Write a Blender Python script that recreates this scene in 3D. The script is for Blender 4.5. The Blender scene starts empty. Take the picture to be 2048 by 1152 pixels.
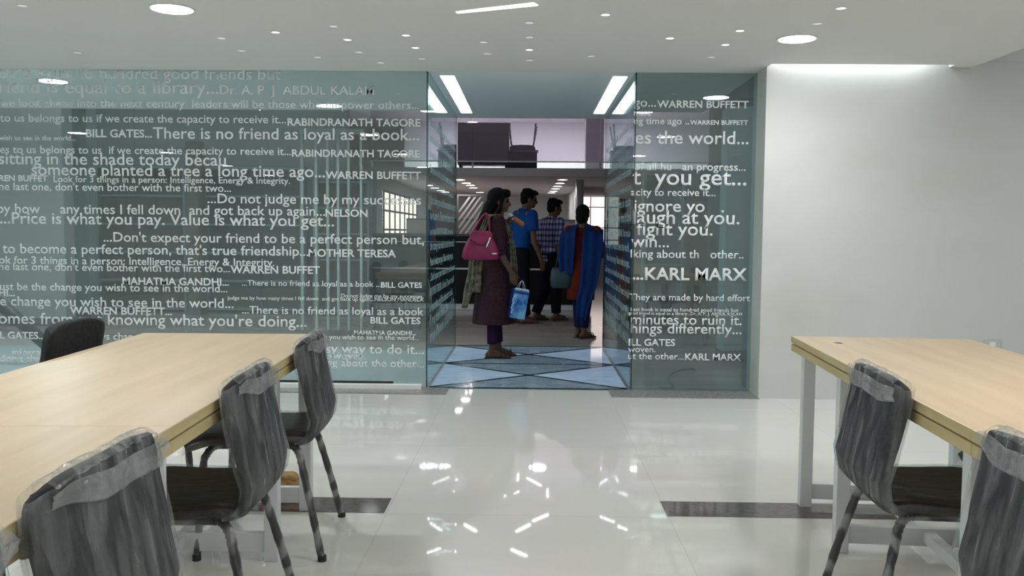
import bpy, bmesh, math, random
from mathutils import Vector, Matrix, Euler, noise

random.seed(7)
SC = bpy.context.scene
COL = SC.collection
PI = math.pi
R = math.radians

# ------------------------------------------------------------------ camera
F = 1774.0            # focal length in pixels of the 2048 wide frame
H = 1.18              # seated eye height
cam_data = bpy.data.cameras.new('camera')
cam_data.sensor_width = 36.0
cam_data.lens = F / 2048.0 * 36.0
cam_data.clip_start = 0.02
cam_data.clip_end = 200
cam = bpy.data.objects.new('camera', cam_data)
COL.objects.link(cam)
CAM_R = (Matrix.Rotation(R(1.13), 3, 'Z') @ Matrix.Rotation(PI/2 - R(3.6), 3, 'X') @ Matrix.Rotation(R(0.5), 3, 'Z'))
cam.matrix_world = Matrix.Translation((0, 0, H)) @ CAM_R.to_4x4()
SC.camera = cam

# ------------------------------------------------------------------ world, exposure, view
w = bpy.data.worlds.new('world'); SC.world = w
w.use_nodes = True
w.node_tree.nodes['Background'].inputs[0].default_value = (0.75, 0.85, 1.0, 1)
w.node_tree.nodes['Background'].inputs[1].default_value = 0.25
SC.view_settings.view_transform = 'Standard'
SC.view_settings.look = 'None'
SC.view_settings.exposure = 0.0
SC.view_settings.gamma = 1.0
SC.view_settings.use_curve_mapping = False
SC.cycles.transparent_max_bounces = 40
SC.cycles.max_bounces = 12

LAMP = 180.0           # radiance of the big ceiling downlights
STRIP = 3.2           # corridor strip lights
SPOT = 2.0            # small recessed spots
ROW = 60.0            # lamps under the mezzanine
BACK = 85.0           # added lamps that brighten the rooms behind the glass
STICK = 8.0          # linear lamps of the hall
DAY = 1.25             # daylight seen in the far window

# ------------------------------------------------------------------ helpers
def at(px, py, Y=None, z=None, X=None):
    d = CAM_R @ Vector(((px-1024)/F, -(py-576)/F, -1))
    t = Y/d.y if Y is not None else ((z-H)/d.z if z is not None else X/d.x)
    return Vector((0, 0, H)) + d*t

class MB:
    """collects shapes, then links them as ONE mesh object"""
    def __init__(s):
        s.bm = bmesh.new()
    def faces(s, vs, fs):
        bv = [s.bm.verts.new(v) for v in vs]
        for f in fs:
            try: s.bm.faces.new([bv[i] for i in f])
            except ValueError: pass
        return s
    def box(s, x0, x1, y0, y1, z0, z1, m=None):
        vs = [Vector((x, y, z)) for x in (x0, x1) for y in (y0, y1) for z in (z0, z1)]
        if m is not None: vs = [m @ v for v in vs]
        return s.faces(vs, [(0,1,3,2),(4,6,7,5),(0,4,5,1),(2,3,7,6),(0,2,6,4),(1,5,7,3)])
    def loft(s, rings, closed=True, cap=True):
        n = len(rings[0]); vs = [v for r in rings for v in r]; fs = []
        for k in range(len(rings)-1):
            for i in range(n if closed else n-1):
                j = (i+1) % n
                fs.append((k*n+i, k*n+j, (k+1)*n+j, (k+1)*n+i))
        if cap:
            fs.append(tuple(reversed(range(n))))
            fs.append(tuple((len(rings)-1)*n+i for i in range(n)))
        return s.faces(vs, fs)
    def tube(s, pts, r, n=12):
        pts = [Vector(p) for p in pts]
        rs = r if isinstance(r, (list, tuple)) else [r]*len(pts)
        rings = []
        up = Vector((0, 0, 1))
        for i, p in enumerate(pts):
            d = (pts[min(i+1, len(pts)-1)] - pts[max(i-1, 0)]).normalized()
            if i == 0:
                a = d.cross(up) if abs(d.z) < .95 else d.cross(Vector((1, 0, 0)))
                a.normalize()
            else:
                a = (a - d*a.dot(d)).normalized()
            b = d.cross(a)
            rings.append([p + (a*math.cos(2*PI*k/n) + b*math.sin(2*PI*k/n))*rs[i] for k in range(n)])
        return s.loft(rings)
    def capsule(s, p0, r0, p1, r1, n=14, m=4):
        p0, p1 = Vector(p0), Vector(p1)
        d = (p1-p0); L = d.length
        d = d/L if L > 1e-6 else Vector((0, 0, 1))
        a = d.cross(Vector((0, 0, 1)))
        if a.length < .1: a = d.cross(Vector((1, 0, 0)))
        a.normalize(); b = d.cross(a)
        rings = []
        def ring(c, r): rings.append([c + (a*math.cos(2*PI*k/n) + b*math.sin(2*PI*k/n))*r for k in range(n)])
        for i in range(m+1):
            t = -PI/2*.97 + PI/2*.97*i/m
            ring(p0 + d*(r0*math.sin(t)), r0*math.cos(t))
        for i in range(m+1):
            t = PI/2*.97*i/m
            ring(p1 + d*(r1*math.sin(t)), r1*math.cos(t))
        return s.loft(rings)
    def ball(s, c, r, rot=None, n=18, m=12):
        c = Vector(c); rings = []
        if not isinstance(r, (tuple, list)): r = (r, r, r)
        for i in range(m+1):
            t = -PI/2*.985 + PI*.985*i/m
            ring = []
            for k in range(n):
                v = Vector((r[0]*math.cos(t)*math.cos(2*PI*k/n), r[1]*math.cos(t)*math.sin(2*PI*k/n), r[2]*math.sin(t)))
                if rot is not None: v = rot @ v
                ring.append(c + v)
            rings.append(ring)
        return s.loft(rings)
    def oval(s, rows, n=28, pleat=0.0, freq=9, ph=0.0):
        """closed stack of ellipses; rows = (z, rx, ry, cx, cy)"""
        rings = []
        for q, (z, rx_, ry_, cx, cy) in enumerate(rows):
            k_ = pleat*(q/(len(rows)-1))**2
            rings.append([Vector((cx + rx_*(1+k_*math.sin(freq*a+ph))*math.cos(a), cy + ry_*(1+k_*math.sin(freq*a+ph))*math.sin(a), z))
                          for a in (2*PI*k/n for k in range(n))])
        return s.loft(rings)
    def mesh(s, name):
        bmesh.ops.recalc_face_normals(s.bm, faces=s.bm.faces)
        me = bpy.data.meshes.new(name); s.bm.to_mesh(me); s.bm.free()
        return me
    def build(s, name, mat, parent=None, smooth=False, bevel=0.0, remesh=0.0, relax=0):
        me = s.mesh(name)
        o = bpy.data.objects.new(name, me); COL.objects.link(o)
        if remesh:
            m = o.modifiers.new('r', 'REMESH'); m.mode = 'VOXEL'; m.voxel_size = remesh; m.use_smooth_shade = True
            if relax:
                m = o.modifiers.new('s', 'SMOOTH'); m.iterations = relax; m.factor = .5
            dg = bpy.context.evaluated_depsgraph_get()
            m2 = bpy.data.meshes.new_from_object(o.evaluated_get(dg))
            o.modifiers.clear(); o.data = m2; bpy.data.meshes.remove(me); m2.name = name; me = m2
            smooth = True
        me.materials.clear()
        if mat: me.materials.append(mat)
        if smooth:
            me.polygons.foreach_set('use_smooth', [True]*len(me.polygons))
        if bevel:
            b = o.modifiers.new('bevel', 'BEVEL'); b.width = bevel; b.segments = 2; b.limit_method = 'ANGLE'
        if parent is not None: o.parent = parent
        return o

def BX(name, mat, b, parent=None, bevel=0.0):
    return MB().box(*b).build(name, mat, parent, bevel=bevel)

def thing(name, label, cat, loc=(0, 0, 0), rz=0.0, group=None, rot=None):
    o = bpy.data.objects.new(name, None); COL.objects.link(o)
    o.empty_display_size = .1
    o.location = loc; o.rotation_euler = rot if rot is not None else (0, 0, rz)
    return tag(o, label, cat, group)
def tag(o, label, cat, group=None, kind=None):
    o['label'] = label; o['category'] = cat
    if group: o['group'] = group
    if kind: o['kind'] = kind
    return o
def struct(o, label=None):
    o['kind'] = 'structure'
    if label: o['label'] = label
    return o
def copy_tree(o, parent=None):
    kids = [k for k in bpy.data.objects if k.parent == o]
    c = o.copy(); COL.objects.link(c); c.parent = parent
    for k in kids: copy_tree(k, c)
    return c

def solid(fn, nu, nv, th):
    """curved sheet with real thickness: fn(u, v) with u, v in 0..1"""
    P = [[Vector(fn(i/nu, j/nv)) for i in range(nu+1)] for j in range(nv+1)]
    b = MB(); vs = []; fs = []
    N = (nu+1)*(nv+1)
    for side in (0, 1):
        for j in range(nv+1):
            for i in range(nu+1):
                du = P[j][min(i+1, nu)] - P[j][max(i-1, 0)]
                dv = P[min(j+1, nv)][i] - P[max(j-1, 0)][i]
                n = du.cross(dv)
                n = n.normalized() if n.length > 1e-9 else Vector((0, 0, 1))
                edge = min(i, nu-i, j, nv-j)
                t = th*(.55 if edge == 0 else (.9 if edge == 1 else 1.0))
                vs.append(P[j][i] + n*t*(.5 if side == 0 else -.5))
    I = lambda s_, i, j: s_*N + j*(nu+1) + i
    for j in range(nv):
        for i in range(nu):
            fs.append((I(0,i,j), I(0,i+1,j), I(0,i+1,j+1), I(0,i,j+1)))
            fs.append((I(1,i,j), I(1,i,j+1), I(1,i+1,j+1), I(1,i+1,j)))
    for i in range(nu):
        fs.append((I(0,i,0), I(1,i,0), I(1,i+1,0), I(0,i+1,0)))
        fs.append((I(0,i,nv), I(0,i+1,nv), I(1,i+1,nv), I(1,i,nv)))
    for j in range(nv):
        fs.append((I(0,0,j), I(0,0,j+1), I(1,0,j+1), I(1,0,j)))
        fs.append((I(0,nu,j), I(1,nu,j), I(1,nu,j+1), I(0,nu,j+1)))
    return b.faces(vs, fs)

def interp(tab, t):
    for k in range(len(tab)-1):
        if t <= tab[k+1][0] or k == len(tab)-2:
            a, b = tab[k], tab[k+1]
            s = max(0, min(1, (t-a[0])/(b[0]-a[0])))
            s = s*s*(3-2*s)
            return [a[i] + (b[i]-a[i])*s for i in range(1, len(a))]

# ------------------------------------------------------------------ materials
def M(name, col, rough=.5, metal=0.0, spec=.5, emit=0.0, ecol=None):
    m = bpy.data.materials.new(name); m.use_nodes = True
    b = m.node_tree.nodes['Principled BSDF']
    b.inputs['Base Color'].default_value = (*col, 1)
    b.inputs['Roughness'].default_value = rough
    b.inputs['Metallic'].default_value = metal
    b.inputs['Specular IOR Level'].default_value = spec
    if emit:
        b.inputs['Emission Color'].default_value = (*(ecol or col), 1)
        b.inputs['Emission Strength'].default_value = emit
    return m
def nd(m, kind, **kw):
    n = m.node_tree.nodes.new(kind)
    for k, v in kw.items(): setattr(n, k, v)
    return n
def ln(m, a, b): m.node_tree.links.new(a, b)
def noisy(m, c1, c2, scale=(4, 4, 4), detail=4, lo=.35, hi=.65, bump=0.0, coord='Object', nscale=1.0):
    """base colour varies with a noise between c1 and c2"""
    b = m.node_tree.nodes['Principled BSDF']
    tc = nd(m, 'ShaderNodeTexCoord'); mp = nd(m, 'ShaderNodeMapping'); mp.inputs['Scale'].default_value = scale
    nz = nd(m, 'ShaderNodeTexNoise'); nz.inputs['Detail'].default_value = detail; nz.inputs['Scale'].default_value = nscale
    cr = nd(m, 'ShaderNodeValToRGB')
    cr.color_ramp.elements[0].position = lo; cr.color_ramp.elements[0].color = (*c1, 1)
    cr.color_ramp.elements[1].position = hi; cr.color_ramp.elements[1].color = (*c2, 1)
    ln(m, tc.outputs[coord], mp.inputs[0]); ln(m, mp.outputs[0], nz.inputs['Vector'])
    ln(m, nz.outputs['Fac'], cr.inputs[0]); ln(m, cr.outputs[0], b.inputs['Base Color'])
    if bump:
        bp = nd(m, 'ShaderNodeBump'); bp.inputs['Strength'].default_value = bump; bp.inputs['Distance'].default_value = .01
        ln(m, nz.outputs['Fac'], bp.inputs['Height']); ln(m, bp.outputs[0], b.inputs['Normal'])
    return m

def glass_mat(name, tint, haze, hcol, f0=.05):
    m = bpy.data.materials.new(name); m.use_nodes = True
    nt = m.node_tree; nt.nodes.clear()
    out = nd(m, 'ShaderNodeOutputMaterial')
    tr = nd(m, 'ShaderNodeBsdfTransparent'); tr.inputs[0].default_value = (*tint, 1)
    df = nd(m, 'ShaderNodeBsdfDiffuse'); df.inputs[0].default_value = (*hcol, 1)
    gl = nd(m, 'ShaderNodeBsdfGlossy'); gl.inputs['Roughness'].default_value = 0.0
    gl.inputs[0].default_value = (.95, 1, .99, 1)
    m1 = nd(m, 'ShaderNodeMixShader'); m1.inputs[0].default_value = haze
    ln(m, tr.outputs[0], m1.inputs[1]); ln(m, df.outputs[0], m1.inputs[2])
    lw = nd(m, 'ShaderNodeLayerWeight'); lw.inputs[0].default_value = .5
    pw = nd(m, 'ShaderNodeMath', operation='POWER'); pw.inputs[1].default_value = 5
    ln(m, lw.outputs['Facing'], pw.inputs[0])
    mr = nd(m, 'ShaderNodeMapRange'); mr.inputs[3].default_value = f0; mr.inputs[4].default_value = .9
    ln(m, pw.outputs[0], mr.inputs[0])
    m2 = nd(m, 'ShaderNodeMixShader')
    ln(m, mr.outputs[0], m2.inputs[0]); ln(m, m1.outputs[0], m2.inputs[1]); ln(m, gl.outputs[0], m2.inputs[2])
    ln(m, m2.outputs[0], out.inputs[0])
    return m

def veil(name, col, fac):
    m = bpy.data.materials.new(name); m.use_nodes = True
    nt = m.node_tree; nt.nodes.clear()
    out = nd(m, 'ShaderNodeOutputMaterial'); tr = nd(m, 'ShaderNodeBsdfTransparent'); df = nd(m, 'ShaderNodeBsdfDiffuse'); mx = nd(m, 'ShaderNodeMixShader')
    df.inputs[0].default_value = (*col, 1); mx.inputs[0].default_value = fac
    ln(m, tr.outputs[0], mx.inputs[1]); ln(m, df.outputs[0], mx.inputs[2]); ln(m, mx.outputs[0], out.inputs[0])
    return m

def film_mat(name, lo, hi, scale, seed=0.0):
    """thin crinkled polythene: mostly clear, milky along the creases, shiny"""
    m = bpy.data.materials.new(name); m.use_nodes = True
    nt = m.node_tree; nt.nodes.clear()
    out = nd(m, 'ShaderNodeOutputMaterial')
    tc = nd(m, 'ShaderNodeTexCoord'); mp = nd(m, 'ShaderNodeMapping')
    mp.inputs['Scale'].default_value = scale; mp.inputs['Location'].default_value = (seed, seed, seed)
    nz = nd(m, 'ShaderNodeTexNoise'); nz.inputs['Detail'].default_value = 5; nz.inputs['Distortion'].default_value = .6
    nz.inputs['Scale'].default_value = 1.0
    ln(m, tc.outputs['Object'], mp.inputs[0]); ln(m, mp.outputs[0], nz.inputs['Vector'])
    mr = nd(m, 'ShaderNodeMapRange'); mr.inputs[1].default_value = .44; mr.inputs[2].default_value = .70
    mr.inputs[3].default_value = lo; mr.inputs[4].default_value = hi
    ln(m, nz.outputs['Fac'], mr.inputs[0])
    bp = nd(m, 'ShaderNodeBump'); bp.inputs['Strength'].default_value = .8; bp.inputs['Distance'].default_value = .012
    ln(m, nz.outputs['Fac'], bp.inputs['Height'])
    tr = nd(m, 'ShaderNodeBsdfTransparent'); tr.inputs[0].default_value = (.95, .96, .96, 1)
    df = nd(m, 'ShaderNodeBsdfDiffuse'); df.inputs[0].default_value = (.62, .65, .67, 1)
    tl = nd(m, 'ShaderNodeBsdfTranslucent'); tl.inputs[0].default_value = (.72, .74, .75, 1)
    gl = nd(m, 'ShaderNodeBsdfGlossy'); gl.inputs['Roughness'].default_value = .12
    ln(m, bp.outputs[0], gl.inputs['Normal']); ln(m, bp.outputs[0], df.inputs['Normal'])
    md = nd(m, 'ShaderNodeMixShader'); md.inputs[0].default_value = .45
    ln(m, df.outputs[0], md.inputs[1]); ln(m, tl.outputs[0], md.inputs[2])
    m1 = nd(m, 'ShaderNodeMixShader')
    ln(m, mr.outputs[0], m1.inputs[0]); ln(m, tr.outputs[0], m1.inputs[1]); ln(m, md.outputs[0], m1.inputs[2])
    m2 = nd(m, 'ShaderNodeMixShader'); m2.inputs[0].default_value = .055
    ln(m, m1.outputs[0], m2.inputs[1]); ln(m, gl.outputs[0], m2.inputs[2])
    ln(m, m2.outputs[0], out.inputs[0])
    return m

def floor_tiles():
    m = M('polished_tile', (.62, .63, .59), rough=.025, spec=.6)
    b = m.node_tree.nodes['Principled BSDF']
    tc = nd(m, 'ShaderNodeTexCoord')
    br = nd(m, 'ShaderNodeTexBrick'); br.offset = 0; br.squash = 1
    br.inputs['Scale'].default_value = 1
    br.inputs['Mortar Size'].default_value = .0022
    br.inputs['Mortar Smooth'].default_value = .3
    br.inputs['Brick Width'].default_value = 1.18; br.inputs['Row Height'].default_value = 1.18
    br.inputs['Color1'].default_value = (.80, .805, .765, 1); br.inputs['Color2'].default_value = (.77, .78, .74, 1)
    br.inputs['Mortar'].default_value = (.66, .67, .64, 1)
    mp = nd(m, 'ShaderNodeMapping'); mp.inputs['Location'].default_value = (.59, -.1, 0)
    ln(m, tc.outputs['Object'], mp.inputs[0]); ln(m, mp.outputs[0], br.inputs['Vector'])
    nz = nd(m, 'ShaderNodeTexNoise'); nz.inputs['Scale'].default_value = 1.3; nz.inputs['Detail'].default_value = 6
    ln(m, tc.outputs['Object'], nz.inputs['Vector'])
    mx = nd(m, 'ShaderNodeMixRGB', blend_type='MULTIPLY'); mx.inputs[0].default_value = .12
    ln(m, br.outputs['Color'], mx.inputs[1]); ln(m, nz.outputs['Color'], mx.inputs[2])
    ln(m, mx.outputs[0], b.inputs['Base Color'])
    return m

def wood_top():
    m = M('birch_laminate', (.70, .54, .33), rough=.38, spec=.35)
    return noisy(m, (.60, .465, .30), (.69, .55, .37), scale=(14, 1.2, 14), detail=6, lo=.3, hi=.7)

def wall_paint(name, c, stain):
    m = M(name, c, rough=.75, spec=.2)
    return noisy(m, stain, c, scale=(.9, .9, 1.5), detail=5, lo=.26, hi=.47)

def wrap_mat():
    m = M('wrapped_tube', (.06, .06, .065), rough=.28, spec=.6)
    b = m.node_tree.nodes['Principled BSDF']
    tc = nd(m, 'ShaderNodeTexCoord')
    wv = nd(m, 'ShaderNodeTexWave', bands_direction='DIAGONAL')
    wv.inputs['Scale'].default_value = 4.2; wv.inputs['Distortion'].default_value = 9; wv.inputs['Detail'].default_value = 3
    cr = nd(m, 'ShaderNodeValToRGB')
    cr.color_ramp.elements[0].position = .35; cr.color_ramp.elements[0].color = (.045, .045, .05, 1)
    cr.color_ramp.elements[1].position = .85; cr.color_ramp.elements[1].color = (.24, .245, .25, 1)
    ln(m, tc.outputs['Object'], wv.inputs['Vector']); ln(m, wv.outputs['Fac'], cr.inputs[0]); ln(m, cr.outputs[0], b.inputs['Base Color'])
    bp = nd(m, 'ShaderNodeBump'); bp.inputs['Strength'].default_value = .5; bp.inputs['Distance'].default_value = .006
    ln(m, wv.outputs['Fac'], bp.inputs['Height']); ln(m, bp.outputs[0], b.inputs['Normal'])
    return m

def plaid_mat():
    m = M('plaid_cotton', (.2, .22, .4), rough=.9, spec=.1)
    b = m.node_tree.nodes['Principled BSDF']
    tc = nd(m, 'ShaderNodeTexCoord')
    sp = nd(m, 'ShaderNodeSeparateXYZ'); ln(m, tc.outputs['Object'], sp.inputs[0])
    ad = nd(m, 'ShaderNodeMath', operation='ADD'); ln(m, sp.outputs[0], ad.inputs[0]); ln(m, sp.outputs[1], ad.inputs[1])
    def stripe(src, period, duty):
        a = nd(m, 'ShaderNodeMath', operation='DIVIDE'); a.inputs[1].default_value = period; ln(m, src, a.inputs[0])
        f = nd(m, 'ShaderNodeMath', operation='FRACT'); ln(m, a.outputs[0], f.inputs[0])
        g = nd(m, 'ShaderNodeMath', operation='LESS_THAN'); g.inputs[1].default_value = duty; ln(m, f.outputs[0], g.inputs[0])
        return g.outputs[0]
    s1 = stripe(ad.outputs[0], .068, .42); s2 = stripe(sp.outputs[2], .075, .42)
    t = nd(m, 'ShaderNodeMath', operation='ADD'); ln(m, s1, t.inputs[0]); ln(m, s2, t.inputs[1])
    h = nd(m, 'ShaderNodeMath', operation='MULTIPLY'); h.inputs[1].default_value = .5; ln(m, t.outputs[0], h.inputs[0])
    cr = nd(m, 'ShaderNodeValToRGB')
    cr.color_ramp.elements[0].color = (.40, .41, .58, 1); cr.color_ramp.elements[1].color = (.035, .04, .14, 1)
    e = cr.color_ramp.elements.new(.5); e.color = (.13, .14, .29, 1)
    ln(m, h.outputs[0], cr.inputs[0]); ln(m, cr.outputs[0], b.inputs['Base Color'])
    return m

def gift_mat():
    m = M('gift_paper', (.1, .35, .8), rough=.3)
    return noisy(m, (.02, .13, .55), (.22, .55, .88), scale=(14, 14, 9), detail=3, lo=.35, hi=.62)

MT = dict(
    floor=floor_tiles(),
    hall_floor=noisy(M('hall_floor_tile', (.42, .38, .36), rough=.12, spec=.5), (.38, .345, .325), (.46, .42, .395), scale=(1.2, 3.5, 1), detail=6),
    lit_pale_floor=M('lit_pale_floor_tile', (.46, .51, .55), rough=.15),
    band=noisy(M('brown_granite', (.13, .115, .11), rough=.07), (.115, .10, .098), (.155, .138, .13), scale=(30, 30, 30)),
    ceiling=M('ceiling_paint', (.75, .745, .72), rough=.8, spec=.2),
    corridor_ceiling=M('corridor_ceiling_paint', (.76, .80, .82), rough=.7, spec=.2),
    wall=wall_paint('white_wall_paint', (.595, .62, .605), (.55, .56, .52)),
    wall_plain=M('grey_wall_paint', (.62, .64, .63), rough=.8, spec=.2),
    hall_wall=M('hall_wall_paint', (.58, .55, .57), rough=.8, spec=.2),
    dark_wall=M('dark_wall_paint', (.16, .19, .19), rough=.7),
    glass=glass_mat('green_tinted_glass', (.83, .90, .90), .07, (.52, .63, .62), .05),
    side_glass=glass_mat('corridor_glass', (.74, .85, .86), .03, (.45, .58, .6), .05),
    lilac_glass=glass_mat('lilac_glass', (.91, .86, .93), .14, (.66, .56, .70), .04),
    glass_edge=M('glass_edge_green', (.015, .05, .045), rough=.15),
    vinyl=M('frosted_vinyl', (.80, .85, .86), rough=.7, spec=.2),
    granite=noisy(M('grey_granite', (.25, .25, .24), rough=.25), (.22, .22, .21), (.31, .31, .30), scale=(40, 40, 40)),
    white_metal=M('white_metal', (.66, .69, .71), rough=.4),
    white_trim=M('white_trim', (.78, .80, .79), rough=.5),
    wood=wood_top(),
    wood_edge=noisy(M('yellow_edge_band', (.56, .47, .24), rough=.45), (.52, .43, .21), (.60, .51, .27), scale=(3, 3, 30)),
    groove=M('dark_groove', (.06, .04, .02), rough=.7),
    chair=noisy(M('charcoal_fabric', (.03, .03, .034), rough=.75, spec=.3), (.015, .017, .021), (.030, .033, .038), scale=(60, 60, 60)),
    seat=noisy(M('brown_black_fabric', (.035, .026, .024), rough=.6, spec=.4), (.016, .013, .014), (.032, .026, .027), scale=(50, 50, 50)),
    tube=wrap_mat(),
    rubber=M('black_rubber', (.015, .015, .015), rough=.6),
    film=film_mat('polythene_film', .05, .38, (34, 34, 1.8)),
    film_seat=film_mat('polythene_seat_film', .0, .07, (5, 30, 30), 3.0),
    film_hem=film_mat('folded_polythene', .16, .50, (14, 14, 14), 7.0),
    lamp=M('lamp_glow', (1, 1, 1), emit=LAMP, ecol=(1, 1, 1)),
    strip=M('strip_glow', (1, 1, 1), emit=STRIP, ecol=(.93, .97, 1)),
    spot=M('spot_glow', (1, 1, 1), emit=SPOT, ecol=(1, .98, .93)),
    spot_dim=M('spot_dim_glow', (.8, .8, .78), emit=.35, ecol=(1, .98, .93)),
    row=M('row_lamp_glow', (1, 1, 1), emit=ROW, ecol=(1, .97, .98)),
    back=M('back_room_fill_glow', (1, 1, 1), emit=BACK, ecol=(.95, 1, 1)),
    glass_fill=M('glass_fill_glow', (1, 1, 1), emit=330, ecol=(.97, 1, .97)),
    stick=M('linear_lamp_glow', (1, 1, 1), emit=STICK),
    cove=M('cove_glow', (1, 1, 1), emit=26, ecol=(.95, .98, 1)),
    daylight=M('daylight_pane', (1, .9, .85), emit=DAY, ecol=(1, .86, .80)),
    rim=M('lamp_rim', (.75, .75, .74), rough=.4),
    chrome=M('chrome', (.8, .8, .82), rough=.22, metal=1.0),
    counter=M('black_counter_laminate', (.006, .005, .008), rough=.4, spec=.2),
    plinth=M('white_plinth', (.72, .74, .76), rough=.4),
    dark_grey=M('dark_grey_laminate', (.10, .09, .10), rough=.5),
    grey_panel=M('grey_panel', (.22, .21, .22), rough=.6),
    black=M('black_plastic', (.012, .012, .013), rough=.5),
    pale_metal=M('pale_metal', (.55, .52, .54), rough=.3),
    vinyl_side=veil('frosted_vinyl_thin', (.55, .66, .68), .30),
    book=M('book_shelf_dark', (.07, .085, .085), rough=.6),
    teal=M('teal_panel', (.20, .28, .29), rough=.5),
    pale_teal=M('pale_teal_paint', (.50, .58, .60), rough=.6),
    dim_paint=M('dim_grey_paint', (.30, .33, .33), rough=.7),
    warm_day=M('warm_window_pane', (1, .9, .8), emit=1.5, ecol=(1, .88, .74)),
    bark=M('brown_panel', (.12, .09, .08), rough=.6),
    skin=M('brown_skin', (.13, .065, .042), rough=.6, spec=.3),
    hair=M('black_hair', (.005, .0045, .005), rough=.8, spec=.15),
    kurta=noisy(M('maroon_kurta', (.085, .04, .05), rough=.9, spec=.1), (.036, .016, .022), (.06, .028, .034), scale=(60, 60, 60)),
    purple=M('purple_trousers', (.035, .012, .045), rough=.85, spec=.1),
    cream=noisy(M('cream_scarf', (.42, .37, .27), rough=.9, spec=.1), (.09, .075, .05), (.27, .24, .17), scale=(22, 22, 22)),
    pink=noisy(M('pink_leather', (.50, .025, .12), rough=.45), (.26, .01, .065), (.33, .016, .085), scale=(12, 12, 12)),
    blue=M('blue_polo_cotton', (.007, .06, .25), rough=.85, spec=.1),
    black_cloth=M('black_trouser_cloth', (.008, .008, .014), rough=.9, spec=.1),
    royal=noisy(M('royal_blue_scarf', (.006, .04, .22), rough=.8, spec=.15), (.004, .02, .105), (.006, .034, .16), scale=(14, 14, 2)),
    rust=M('rust_kurta', (.11, .015, .009), rough=.9, spec=.1),
    navy=M('navy_leggings', (.01, .015, .06), rough=.9, spec=.1),
    teal_bag=M('dark_teal_bag', (.01, .035, .045), rough=.6),
    plaid=plaid_mat(),
    sandal=M('brown_sandal', (.045, .028, .022), rough=.6),
    gift=gift_mat(),
    gift_side=M('gift_side_navy', (.012, .05, .28), rough=.35),
    white_print=M('white_print', (.85, .9, .95), rough=.5),
    orange=M('orange_wrapper', (.62, .18, .04), rough=.4),
    paper=noisy(M('brown_paper', (.42, .27, .12), rough=.85, spec=.1), (.36, .22, .09), (.50, .34, .17), scale=(18, 18, 18), bump=.6),
    magenta=M('magenta_print', (.35, .03, .16), rough=.6),
    cable=M('grey_cable', (.06, .06, .06), rough=.6),
    plate=M('grey_plate', (.52, .54, .54), rough=.4),
)

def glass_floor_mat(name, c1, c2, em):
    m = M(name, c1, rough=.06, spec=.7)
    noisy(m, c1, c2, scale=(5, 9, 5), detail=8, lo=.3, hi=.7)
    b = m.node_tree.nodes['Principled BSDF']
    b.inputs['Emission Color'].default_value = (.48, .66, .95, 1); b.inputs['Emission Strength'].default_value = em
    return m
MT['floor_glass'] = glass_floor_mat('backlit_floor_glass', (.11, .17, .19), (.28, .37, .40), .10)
MT['floor_glass_lit'] = glass_floor_mat('backlit_floor_glass_glow', (.24, .32, .38), (.46, .55, .62), .26)  # side triangles: strip light reflection and glow put into colour and emission

# ------------------------------------------------------------------ structure
GY = 6.62             # the glass line
WY = 6.36             # face of the white wall
CZ = at(858, 143, Y=GY).z      # ceiling height
CX = 3.08             # right edge of the dropped ceiling
GL, GR = -.765, .765  # corridor glass
CE = 9.13             # corridor end
HZ = 3.55             # hall ceiling

struct(BX('floor', MT['floor'], (-7.2, 6.2, -7.2, GY, -.12, 0)))
struct(BX('floor_hall', MT['hall_floor'], (-9.2, 6.2, GY, 26, -.12, -.004)))
struct(BX('floor_left_room', MT['lit_pale_floor'], (-7.2, GL-.01, GY, 8.75, -.004, 0)))  # separate paler tile stands for a lit floor and bounces light up
struct(BX('floor_right_room', MT['hall_floor'], (GR+.01, 1.655, GY, 8.75, -.004, 0)))
c = MB()
c.box(-7.2, CX, -7.2, WY-.10, CZ, CZ+.12)
c.box(-7.2, 1.66, WY-.10, GY+.004, CZ, CZ+.12)
c.box(2.92, CX, WY-.10, WY, CZ, CZ+.12)
c.box(-7.2, GL-.02, GY+.004, 8.75, CZ, CZ+.12)
c.box(GR+.02, 1.66, GY+.004, 8.75, CZ, CZ+.12)
struct(c.build('ceiling', MT['ceiling']))
struct(BX('ceiling_corridor', MT['corridor_ceiling'], (GL-.02, GR+.02, GY+.004, CE+.15, CZ-.001, CZ+.12)))
struct(BX('ceiling_high', MT['ceiling'], (CX, 6.2, -7.2, WY, 2.95, 3.05)))
struct(BX('ceiling_edge', MT['ceiling'], (CX-.02, CX, -7.2, WY-.001, CZ+.12, 2.95)))
struct(BX('ceiling_hall', MT['hall_wall'], (-9.2, 6.2, 8.75, 26, HZ, HZ+.1)))
struct(BX('wall_hall_above', MT['dark_wall'], (-9.2, 6.2, 8.63, 8.75, CZ+.12, HZ)))
struct(BX('wall_right_of_glass', MT['wall'], (1.655, 6.2, WY, GY+.1, 0, 2.95)))
struct(BX('trim_wall', MT['plate'], (CX-.2, 6.2, WY-.004, WY, CZ+.035, CZ+.043)))
struct(BX('wall_left', MT['wall_plain'], (-7.3, -7.2, -7.2, 8.75, 0, 2.95)))
struct(BX('wall_right', MT['wall_plain'], (6.2, 6.3, -7.2, GY+.1, 0, 3.05)))
struct(BX('wall_back', MT['wall_plain'], (-7.3, 6.3, -7.3, -7.2, 0, 3.05)))
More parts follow.
